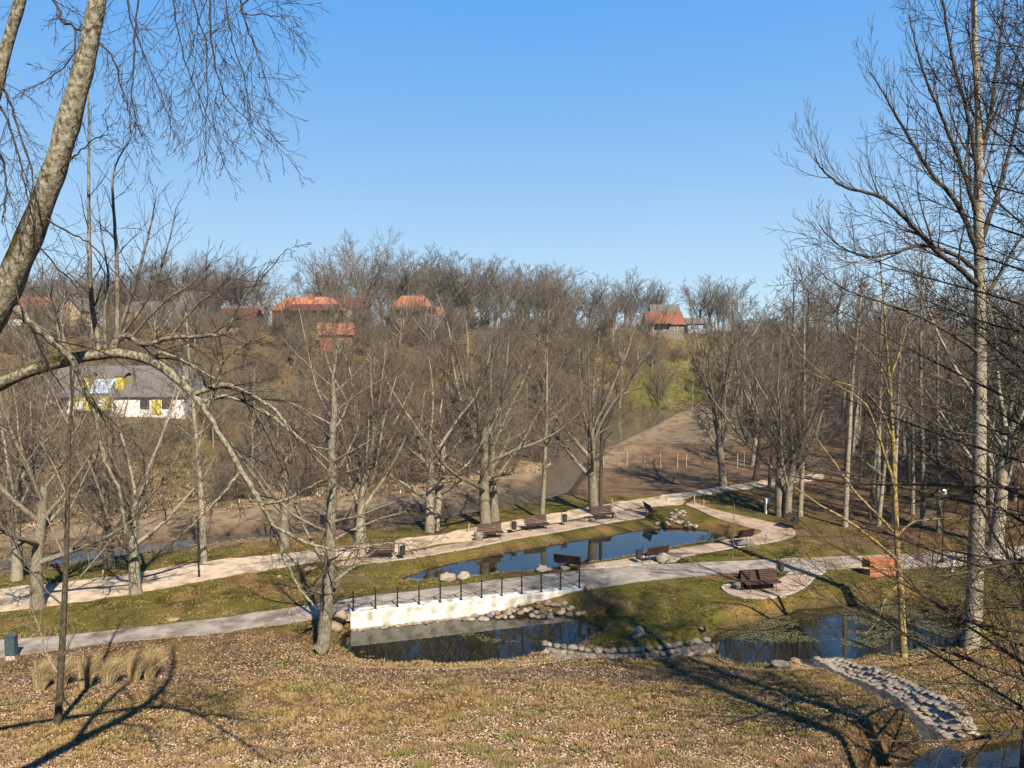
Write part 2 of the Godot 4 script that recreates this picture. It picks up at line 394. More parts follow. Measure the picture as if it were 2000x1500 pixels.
	M.water.normal_texture = ripple
	M.water.normal_scale = 0.06
	M.water.uv1_triplanar = true
	M.water.uv1_world_triplanar = true
	M.water.uv1_scale = Vector3.ONE * 0.25
	M.river_water = M.water.duplicate()
	M.river_water.albedo_color = Color(0.36, 0.325, 0.28, 0.65)
	M.river_water.normal_scale = 0.12
	M.rocks = []
	for c in [lin(0.38, 0.31, 0.24), lin(0.30, 0.27, 0.235), lin(0.36, 0.235, 0.185), lin(0.46, 0.40, 0.315), lin(0.20, 0.19, 0.18), lin(0.42, 0.32, 0.225)]:
		M.rocks.append(mat(c, tex(0.05, 71 + M.rocks.size(), [[0.0, grey(0.55)], [0.5, grey(0.85)], [1.0, W]]), 0.9, 0.9, fine, 1.0))
	M.pale_rock = mat(lin(0.50, 0.40, 0.32), grain, 1.2, 0.9, fine, 1.5)
	M.mossy_rock = mat(W, tex(0.03, 79, [[0.0, lin(0.10, 0.095, 0.06)], [0.45, lin(0.22, 0.20, 0.15)], [0.6, lin(0.36, 0.33, 0.28)], [1.0, lin(0.42, 0.39, 0.33)]]), 0.8, 0.95, fine, 1.5)
	M.mortar = mat(lin(0.30, 0.265, 0.215), grain, 0.8, 0.95, fine, 2.0, true)
	M.pale_mortar = mat(lin(0.46, 0.42, 0.355), grain, 0.8, 0.95, fine, 2.0, true)
	M.channel_bed = mat(lin(0.07, 0.065, 0.062), grain, 0.5, 0.35, fine, 1.0, true)
	M.terracotta = mat(lin(0.46, 0.185, 0.095), tex(0.01, 83, [[0.0, Color(0.7, 0.66, 0.62)], [0.5, Color(0.92, 0.9, 0.88)], [1.0, W]]), 0.8, 0.8, fine, 1.0)
	M.red_tile = mat(lin(0.29, 0.115, 0.07), tex(0.03, 85, [[0.0, grey(0.6)], [0.5, grey(0.85)], [1.0, W]]), 0.3, 0.9)
	M.orange_tile = mat(lin(0.46, 0.185, 0.10), tex(0.03, 86, [[0.0, grey(0.65)], [0.5, grey(0.88)], [1.0, W]]), 0.3, 0.9)
	M.brown_tin = mat(lin(0.17, 0.055, 0.04), grain, 0.3, 0.6)
	M.grey_roof = mat(lin(0.20, 0.185, 0.17), tex(0.03, 87, [[0.0, grey(0.6)], [1.0, W]]), 0.3, 0.9)
	M.brick = mat(lin(0.40, 0.165, 0.105), tex(0.03, 88, [[0.0, grey(0.65)], [1.0, W]]), 0.4, 0.9)
	M.plaster = mat(lin(0.92, 0.90, 0.85), grain, 0.3, 0.9)
	M.cream = mat(lin(0.60, 0.47, 0.28), grain, 0.3, 0.9)
	M.yellow = mat(lin(0.66, 0.56, 0.10), grain, 0.3, 0.8)
	M.grey_board = mat(lin(0.26, 0.215, 0.17), grain, 0.4, 0.9)
	M.dark_board = mat(lin(0.11, 0.07, 0.05), grain, 0.4, 0.9)
	M.glass = mat(lin(0.04, 0.05, 0.06), null, 1.0, 0.08)
	M.glass.metallic_specular = 0.6
	M.blue_sheet = mat(lin(0.45, 0.55, 0.68), grain, 0.3, 0.6)
	M.feather_dark = mat(lin(0.05, 0.045, 0.04), null, 1.0, 0.7)
	M.feather_grey = mat(lin(0.24, 0.215, 0.19), null, 1.0, 0.7)
	M.feather_brown = mat(lin(0.13, 0.085, 0.05), null, 1.0, 0.7)
	M.duck_green = mat(lin(0.012, 0.05, 0.03), null, 1.0, 0.35)
	M.bill = mat(lin(0.42, 0.33, 0.06), null, 1.0, 0.5)
	M.bill_brown = mat(lin(0.25, 0.13, 0.04), null, 1.0, 0.5)
	M.lamp_glass = mat(lin(0.75, 0.75, 0.76), null, 1.0, 0.3)
	M.cut_wood = mat(lin(0.30, 0.26, 0.21), grain, 2.0, 0.9)

# ---------------------------------------------------------------- ground
const DRY := Color(0.29, 0.195, 0.085)
const LITTER := Color(0.255, 0.157, 0.09)
const OLIVE := Color(0.175, 0.155, 0.05)
const MOSS := Color(0.125, 0.135, 0.024)
const SOIL := Color(0.185, 0.125, 0.09)
const MUD := Color(0.27, 0.20, 0.145)
const WET := Color(0.085, 0.072, 0.055)
const BED := Color(0.035, 0.032, 0.02)
const BANK := Color(0.44, 0.345, 0.25)
const HILL := Color(0.235, 0.18, 0.10)
const MEADOW := Color(0.165, 0.165, 0.06)
const FOREST := Color(0.235, 0.155, 0.10)

func ground_color(x: float, z: float, s: float) -> Color:
	var d := -z
	var a := patchy.get_noise_2d(x * 5.0, z * 5.0) * 0.5 + 0.5
	var b := patchy.get_noise_2d(x * 22.0 + 300.0, z * 22.0) * 0.5 + 0.5
	var e := patchy.get_noise_2d(x * 60.0 - 500.0, z * 60.0) * 0.5 + 0.5
	var c: Color
	var rc := river_at(x) if d > 38.0 else 999.0
	if d < 33.0 - 0.2 * maxf(0.0, -x - 12.0) and not (x > 3.0 and d > 31.5):
		c = DRY.lerp(LITTER, sm(0.35, 0.65, a + (b - 0.5) * 0.5))
		c = c.lerp(OLIVE, sm(0.52, 0.72, b) * 0.75 * sm(20.0, 24.0, d + e * 3.0))
		c = c.lerp(MOSS, sm(0.55, 0.7, a * 0.5 + e * 0.55) * 0.85)
		c = c.lerp(SOIL, sm(0.56, 0.68, (1.0 - b) * 0.6 + e * 0.4) * 0.7)
		var band := shore(DIRT_BAND, x, z)
		c = c.lerp(SOIL, (1.0 - sm(-0.5, 0.9, band + (b - 0.5) * 1.6)) * 0.8)
		if x < -9.0: c = c.lerp(SOIL, sm(0.3, 0.6, b) * sm(24.0, 26.5, d) * 0.8)
	elif d < rc:
		c = DRY.lerp(OLIVE, sm(0.3, 0.6, a * 0.6 + b * 0.4))
		c = c.lerp(MOSS, sm(0.42, 0.62, b * 0.6 + e * 0.4) * (0.75 if x > 3.0 and d < 60.0 else 0.4))
		var wood := sm(16.0, 22.0, x + (b - 0.5) * 5.0) * sm(43.5, 49.0, d + (a - 0.5) * 6.0)
		c = c.lerp(FOREST.lerp(SOIL, b), wood * (1.0 - 0.6 * sm(0.6, 0.7, a)))
		var field := sm(61.0, 64.0, d - maxf(0.0, x - 10.0) * 0.42) * (1.0 - sm(30.0, 38.0, x + (b - 0.5) * 6.0) * (1.0 - sm(90.0, 110.0, d)))
		var clod := MUD.lerp(SOIL, b).lerp(BANK, sm(0.62, 0.8, b) * 0.45)
		clod = clod.lerp(Color(0.31, 0.265, 0.215).lerp(MUD, e * 0.7).lerp(WET, sm(0.62, 0.72, a * 0.5 + b * 0.5) * 0.6), sm(94.0, 108.0, d + (b - 0.5) * 16.0))
		c = c.lerp(clod, field)
		if x < 10.0: c = c.lerp(BANK.lerp(MUD, 0.5 + b * 0.5), sm(rc - 7.0, rc - 4.5, d + b * 2.0))
	else:
		var u := sm(-4, 24, x)
		var hb := rc + 16.0 - 12.0 * u
		c = BANK.lerp(MUD, sm(0.35, 0.75, b) * 0.5)
		c = c.lerp(HILL.lerp(FOREST, b * 0.8), sm(hb - 4.0, hb + 3.0, d + (b - 0.5) * 9.0))
		c = c.lerp(MEADOW, sm(0.42, 0.62, a * 0.5 + e * 0.5 + 0.06 * u) * sm(hb + 2.0, hb + 10.0, d) * (0.5 + 0.4 * u))
		c = c.lerp(Color(0.17, 0.19, 0.05), u * sm(hb - 1.0, hb + 3.0, d) * (1.0 - sm(hb + 14.0, hb + 30.0, d)) * sm(0.3, 0.5, b * 0.5 + e * 0.5) * 0.85)
		c = c.lerp(BANK, sm(0.66, 0.76, b * 0.5 + e * 0.5) * u * 0.6)
	if s < 4.0 and d > 36.0 and x < 14.0 and d > rc - 12.0 and d < 140.0: c = c.lerp(Color(0.15, 0.115, 0.085).lerp(MUD, b), (1.0 - sm(1.2, 3.2 + b, s)) * 0.85 * (1.0 - sm(74.0, 84.0, d)))
	if s < 9.0 and d > 76.0 and d < 150.0 and s > 0.0: c = c.lerp(BANK.lerp(MUD, b * 0.5), sm(0.5, 1.5, s) * (1.0 - sm(3.5, 6.5 + b * 2.0, s)) * 0.85 * sm(76.0, 84.0, d))
	if s < 1.3: c = c.lerp(WET.lerp(SOIL, b * 0.5), (1.0 - sm(0.0, 0.3 + b * 0.35 if d < 46.0 else 0.8 + b * 0.5, s)) * 0.8)
	if s < 0.0: c = BED.lerp(Color(0.075, 0.07, 0.03), b)
	return c * (0.80 + 0.36 * e) * 0.68

func build_ground() -> void:
	var xs := PackedFloat32Array()
	var x := 0.0
	var right := []
	while x < 360.0:
		right.append(x)
		x += 0.3 if x < 24.0 else 0.3 + (x - 24.0) * 0.03
	for k in range(right.size() - 1, 0, -1): xs.append(-right[k])
	for v in right: xs.append(v)
	var ds := PackedFloat32Array()
	var d := -14.0
	while d < 520.0:
		ds.append(d)
		d += 0.8 if d < 16.0 else 0.28 if d < 47.0 else 0.28 + (d - 47.0) * (0.0155 if d < 240.0 else 0.05)
	var b := Buf.new()
	var w := xs.size()
	for r in ds:
		for q in xs:
			var l := land(q, -r)
			var bumpy := 0.0
			if l.y > 0.3: bumpy = 0.035 * rough.get_noise_2d(q * 2.0, r * 2.0) + (0.4 * patchy.get_noise_2d(q * 2.0, r * 2.0) if r > 75.0 else 0.0)
			b.v.append(Vector3(q, l.x + bumpy - 0.01, -r))
			b.c.append(ground_color(q, -r, l.y))
	b.n.resize(b.v.size())
	var rows := ds.size()
	for j in rows:
		for k in w:
			var o := j * w + k
			var dx := b.v[o + (1 if k < w - 1 else 0)] - b.v[o - (1 if k > 0 else 0)]
			var dz := b.v[o + (w if j < rows - 1 else 0)] - b.v[o - (w if j > 0 else 0)]
			b.n[o] = dx.cross(dz).normalized()
			if k < w - 1 and j < rows - 1:
				b.i.append(o); b.i.append(o + w); b.i.append(o + w + 1)
				b.i.append(o); b.i.append(o + w + 1); b.i.append(o + 1)
	structure("ground", b.mesh(), M.ground)

# a flat sheet with a skirt that reaches down into the ground
func slab(called: String, poly: PackedVector2Array, top: float, m: Material, skirt := 0.35) -> MeshInstance3D:
	var b := Buf.new()
	var idx := Geometry2D.triangulate_polygon(poly)
	for k in range(0, idx.size(), 3):
		var p := [poly[idx[k]], poly[idx[k + 1]], poly[idx[k + 2]]]
		var q := []
		for e in p: q.append(Vector3(e.x, top, e.y))
		if (q[2] - q[0]).cross(q[1] - q[0]).y > 0.0: b.tri(q[0], q[1], q[2])
		else: b.tri(q[0], q[2], q[1])
	if skirt > 0.0:
		for k in poly.size():
			var p := poly[k]
			var q := poly[(k + 1) % poly.size()]
			b.quad(Vector3(p.x, top, p.y), Vector3(q.x, top, q.y), Vector3(q.x, top - skirt, q.y), Vector3(p.x, top - skirt, p.y))
	return structure(called, b.mesh(), m)

# rounds and roughens an outline so that it does not look drawn with a ruler
func soften(poly: PackedVector2Array, step: float, ragged: float) -> PackedVector2Array:
	var out := PackedVector2Array()
	var n := poly.size()
	for k in n:
		var a := poly[(k + n - 1) % n]
		var p := poly[k]
		var q := poly[(k + 1) % n]
		var e := poly[(k + 2) % n]
		var cuts := maxi(1, int(p.distance_to(q) / step))
		for j in cuts:
			var t := float(j) / cuts
			var c := p.cubic_interpolate(q, a, e, t) if p.distance_to(q) < 9.0 else p.lerp(q, t)
			c += Vector2(rough.get_noise_2d(c.x * 7.0, c.y * 7.0), rough.get_noise_2d(c.x * 7.0 + 90.0, c.y * 7.0)) * ragged
			out.append(c)
	if Geometry2D.triangulate_polygon(out).size() == 0: return poly
	return out

func kerb(called: String, line: PackedVector2Array, closed := false) -> void:
	var b := Buf.new()
	var n := line.size()
	for k in (n if closed else n - 1):
		var p := Vector3(line[k].x, 0.05, line[k].y)
		var q := Vector3(line[(k + 1) % n].x, 0.05, line[(k + 1) % n].y)
		var o := (q - p).cross(Vector3.UP).normalized() * 0.05
		var dn := Vector3(0, -0.3, 0)
		b.quad(p - o, q - o, q + o, p + o)
		b.quad(p + o, q + o, q + o + dn, p + o + dn)
		b.quad(q - o, p - o, p - o + dn, q - o + dn)
	structure(called, b.mesh(), M.kerb)

func build_setting() -> void:
	for c in [[LEFT_POND, -0.7, 0.7, 1.2, true], [RIGHT_POND, -0.7, 0.7, 0.6, false], [UPPER_POND, -0.35, 0.6, 1.1, false], [CORNER_POND, 0.35, 0.5, 1.0, false], [RIVER, -1.6, 0.6, 2.2, false]]:
		var p: PackedVector2Array = c[0]
		var r := Rect2(p[0], Vector2.ZERO)
		for q in p: r = r.expand(q)
		carved.append({"poly": p, "level": c[1], "deep": c[2], "bank": c[3], "wall": c[4], "gentle": c[1] == -0.7, "box": r.grow(2.8 if c[1] > -1.0 else 9.0)})
	build_ground()
	slab("asphalt_path", soften(ASPHALT, 0.8, 0.10), 0.03, M.asphalt)
	slab("sand_path", soften(SAND, 0.6, 0.35), 0.035, M.sand, 0.8)
	slab("gravel_path", soften(GRAVEL_FAR, 0.5, 0.04), 0.045, M.gravel)
	slab("gravel_path", soften(GRAVEL_NEAR, 0.5, 0.04), 0.045, M.gravel)
	slab("gravel_pad", soften(BENCH_PAD, 0.4, 0.02), 0.04, M.gravel)
	kerb("kerb", soften(BENCH_PAD, 0.4, 0.02).slice(0, 9999), true)
	kerb("kerb", GRAVEL_FAR.slice(1, 11))
	kerb("kerb", GRAVEL_NEAR.slice(0, 9))
	var grown := func(p: PackedVector2Array, by: float) -> PackedVector2Array:
		var o := Geometry2D.offset_polygon(p, by)
		return o[0] if o.size() > 0 else p
	slab("pond_water", grown.call(LEFT_POND, 0.25), -0.7, M.water, 0.0)
	slab("pond_water", grown.call(RIGHT_POND, 0.25), -0.7, M.water, 0.0)
	slab("pond_water", grown.call(UPPER_POND, 0.2), -0.35, M.water, 0.0)
	slab("pond_water", grown.call(CORNER_POND, 0.2), 0.35, M.water, 0.0)
	slab("river", grown.call(RIVER, 0.4), -1.6, M.river_water, 0.0)

# ---------------------------------------------------------------- trees
# Each habit lists, by branching level: children, where they start, angle, relative length, segments, wander, pull upwards, thickness.
const OAK := {"bole": 0.44, "shrink": 0.1, "curl": 0.10, "n": [9, 11, 8, 4], "from": [0.42, 0.12, 0.12, 0.12], "ang": [[38, 88], [35, 75], [30, 70], [28, 65]], "ratio": [1.12, 0.42, 0.44, 0.5], "seg": [8, 10, 7, 5, 3], "wander": [0.06, 0.14, 0.17, 0.2, 0.22], "up": [0.02, 0.06, 0.03, 0.02, 0.01], "rr": [0.55, 0.46, 0.52, 0.62], "taper": 0.8}
const MAPLE := {"bole": 0.4, "shrink": 0.1, "curl": 0.07, "n": [8, 12, 8, 4], "from": [0.45, 0.12, 0.12, 0.1], "ang": [[24, 66], [35, 70], [30, 65], [25, 62]], "ratio": [1.28, 0.36, 0.44, 0.5], "seg": [8, 11, 7, 4, 3], "wander": [0.05, 0.10, 0.15, 0.2, 0.2], "up": [0.02, 0.05, 0.03, 0.03, 0.02], "rr": [0.58, 0.44, 0.52, 0.62], "taper": 0.8}
const SLENDER := {"curl": 0.06, "n": [24, 8, 5, 2], "from": [0.36, 0.15, 0.15, 0.1], "ang": [[32, 75], [32, 65], [28, 62], [25, 60]], "ratio": [0.26, 0.5, 0.5, 0.5], "seg": [14, 8, 5, 3, 3], "wander": [0.035, 0.12, 0.17, 0.2, 0.2], "up": [0.015, 0.05, 0.03, 0.02, 0.02], "rr": [0.36, 0.5, 0.55, 0.65], "taper": 0.8}
const CROWNED := {"bole": 0.4, "shrink": 0.1, "curl": 0.06, "n": [9, 11, 8, 3], "from": [0.45, 0.12, 0.12, 0.1], "ang": [[20, 75], [30, 65], [28, 62], [25, 60]], "ratio": [1.15, 0.42, 0.45, 0.5], "seg": [6, 8, 5, 3, 2], "wander": [0.05, 0.10, 0.14, 0.2, 0.2], "up": [0.02, 0.03, 0.02, 0.02, 0.02], "rr": [0.55, 0.46, 0.52, 0.65], "taper": 0.78}
const ASH := {"n": [26, 9, 6, 3], "from": [0.30, 0.15, 0.12, 0.15], "ang": [[35, 62], [28, 48], [28, 50], [25, 50]], "ratio": [0.36, 0.42, 0.42, 0.5], "seg": [16, 10, 6, 4, 3], "wander": [0.02, 0.06, 0.1, 0.14, 0.15], "up": [0.02, 0.10, 0.12, 0.12, 0.08], "rr": [0.36, 0.46, 0.5, 0.65], "taper": 0.82}
const POLE := {"curl": 0.05, "n": [15, 8, 5, 2], "from": [0.56, 0.15, 0.15, 0.1], "ang": [[28, 60], [32, 65], [28, 62], [25, 60]], "ratio": [0.24, 0.5, 0.5, 0.5], "seg": [16, 8, 5, 3, 3], "wander": [0.025, 0.12, 0.17, 0.2, 0.2], "up": [0.015, 0.05, 0.03, 0.02, 0.02], "rr": [0.38, 0.5, 0.55, 0.65], "taper": 0.72}
const WEEPING := {"n": [9, 9, 6, 3], "from": [0.2, 0.12, 0.1, 0.1], "ang": [[25, 60], [25, 55], [25, 60], [25, 60]], "ratio": [0.5, 0.42, 0.42, 0.5], "seg": [10, 9, 6, 4, 3], "wander": [0.08, 0.12, 0.16, 0.2, 0.2], "up": [-0.02, -0.04, -0.05, -0.03, 0.0], "rr": [0.4, 0.45, 0.5, 0.65], "taper": 0.8}
const SHRUB := {"curl": 0.06, "n": [6, 5, 3], "from": [0.12, 0.12, 0.1], "ang": [[18, 50], [25, 60], [25, 60]], "ratio": [0.6, 0.5, 0.5], "seg": [6, 4, 3, 2], "wander": [0.1, 0.14, 0.2, 0.2], "up": [0.04, 0.05, 0.03, 0.03], "rr": [0.6, 0.62, 0.75], "taper": 0.7}
const CONIFER := {"n": [150, 26, 6], "from": [0.12, 0.1, 0.1], "ang": [[74, 104], [34, 60], [30, 60]], "ratio": [0.27, 0.28, 0.42], "seg": [14, 10, 5, 3], "wander": [0.01, 0.05, 0.1, 0.15], "up": [0.0, 0.02, -0.01, -0.02], "rr": [0.2, 0.42, 0.6], "taper": 0.85}

func sprout(bufs: Array, p: Vector3, dir: Vector3, length: float, r0: float, level: int, last: int, H: Dictionary, rmin: float, split: int, sides_thick := 6) -> void:
	var segs: int = H.seg[level]
	var wander: float = H.wander[level]
	var up: float = H.up[level]
	var taper: float = H.taper if level > 0 or not H.has("bole") else 0.45
	var pts := PackedVector3Array([p])
	var rad := PackedFloat32Array()
	var flare := level == 0
	rad.append(r0 * (1.55 if flare else 1.0))
	var step := length / segs
	if flare:
		pts.append(p + dir * step * 0.12)
		rad.append(r0 * 1.15)
	var t := dir
	var q := p
	var curl: float = H.get("curl", 0.03) if level > 0 else 0.0
	var bend := Vector3(rng.randf_range(-1, 1), rng.randf_range(-1, 1), rng.randf_range(-1, 1)) * curl
	for k in segs:
		if k == segs / 2: bend = -bend * 0.7
		t += bend
		t = (t + Vector3(rng.randf_range(-1, 1), rng.randf_range(-1, 1) * 0.6 + up * 4.0 * 0.5, rng.randf_range(-1, 1)) * wander + Vector3(0, up, 0)).normalized()
		q += t * step
		pts.append(q)
		rad.append(maxf(rmin * (1.0 if level < last else 0.8), r0 * (1.0 - taper * float(k + 1) / segs)))
	if level > 0 or not H.has("bole"): rad[rad.size() - 1] = minf(rad[rad.size() - 1], maxf(rmin * 0.6, r0 * 0.22))
	tube(bufs[0 if level <= split else 1], pts, rad, sides_thick + 2 if level == 0 else sides_thick if level == 1 else 4 if level == 2 and r0 > 0.03 else 3)
	if level >= last: return
	spawn(bufs, pts, rad, length, level, last, H, rmin, split, sides_thick)

func spawn(bufs: Array, pts: PackedVector3Array, rad: PackedFloat32Array, length: float, level: int, last: int, H: Dictionary, rmin: float, split: int, sides_thick := 6) -> void:
	var n: int = H.n[level]
	var from: float = H.from[level]
	var az := rng.randf() * TAU
	for k in n:
		var f := from + (1.0 - from) * (k + rng.randf_range(0.1, 0.9)) / n
		var at := f * (pts.size() - 1)
		var i := mini(int(at), pts.size() - 2)
		var g := at - i
		var p := pts[i].lerp(pts[i + 1], g)
		var t := (pts[i + 1] - pts[i]).normalized()
		az += 2.4 + rng.randf_range(-0.5, 0.5)
		var u := t.cross(Vector3(0.3, 0.2, 0.9)).normalized()
		var side := u.rotated(t, az)
		var a := deg_to_rad(rng.randf_range(H.ang[level][0], H.ang[level][1])) * (1.0 - 0.35 * f)
		var dir := (t * cos(a) + side * sin(a)).normalized()
		var len2: float = length * H.ratio[level] * (1.12 - (H.get("shrink", 0.62) if level == 0 else 0.62) * f) * rng.randf_range(0.7, 1.25)
		var r: float = lerpf(rad[i], rad[i + 1], g) * H.rr[level] * rng.randf_range(0.75, 1.15)
		if level == 0 and rng.randf() < 0.1: len2 *= 0.35
		sprout(bufs, p, dir, len2, maxf(r, rmin), level + 1, last, H, rmin, split, sides_thick)

# one tree shape: [trunk mesh, crown mesh], its foot at the origin
func tree_shape(seed_: int, H: Dictionary, height: float, r0: float, last: int, rmin: float, stems := 1, lean := 0.05) -> Array:
	rng.seed = seed_
	var bufs := [Buf.new(), Buf.new()]
	for s in stems:
		var dir := Vector3(rng.randf_range(-1, 1) * lean, 1, rng.randf_range(-1, 1) * lean)
		var foot := Vector3(0, -0.25, 0)
		if stems > 1:
			var az := TAU * s / stems + rng.randf()
			dir = Vector3(cos(az) * lean, 1, sin(az) * lean)
			foot += Vector3(cos(az), 0, sin(az)) * r0 * (0.8 if H != SHRUB else 6.0)
		sprout(bufs, foot, dir.normalized(), height * H.get("bole", 1.0) * (1.0 if s == 0 else rng.randf_range(0.75, 1.0)), r0 * (1.0 if s == 0 else 0.8), 0, last, H, rmin, 1)
	return [bufs[0].mesh(), bufs[1].mesh()]

func plant(called: String, label: String, category: String, shape: Array, bark: Material, twig: Material, at: Vector3, turn: float, size: Vector3, group := "") -> Node3D:
	var t := thing(called, label, category, at, turn, group)
	t.scale = size
	part("trunk", shape[0], bark, t)
	part("crown", shape[1], twig, t)
	return t

# a smooth line through given points
func smooth_line(pts: Array, cuts: int) -> PackedVector3Array:
	var out := PackedVector3Array()
	var n := pts.size()
	for k in n - 1:
		var a: Vector3 = pts[maxi(k - 1, 0)]
		var p: Vector3 = pts[k]
		var q: Vector3 = pts[k + 1]
		var e: Vector3 = pts[mini(k + 2, n - 1)]
		for j in cuts:
			out.append(p.cubic_interpolate(q, a, e, float(j) / cuts))
	out.append(pts[n - 1])
	return out

# a limb that follows a line; children sprout from it. Returns its points and radii.
func limb(bufs: Array, line: Array, ra: float, rb: float, cuts: int, sides: int, lumps: float, kinks := 0.0) -> Array:
	var pts := smooth_line(line, cuts)
	var rad := PackedFloat32Array()
	var length := 0.0
	for k in pts.size():
		var f := float(k) / (pts.size() - 1)
		rad.append(lerpf(ra, rb, f))
		if k > 0: length += pts[k].distance_to(pts[k - 1])
		if kinks > 0.0 and k > 0: pts[k] += Vector3(rng.randf_range(-1, 1), rng.randf_range(-1, 1), rng.randf_range(-1, 1)) * kinks
	tube(bufs[0], pts, rad, sides, lumps)
	return [pts, rad, length]

func moss(b: Buf, where: Callable) -> void:
	b.c.resize(b.v.size())
	for k in b.v.size():
		b.c[k] = Color.WHITE.lerp(Color(0.36, 0.30, 0.04), where.call(b.v[k], b.n[k]))

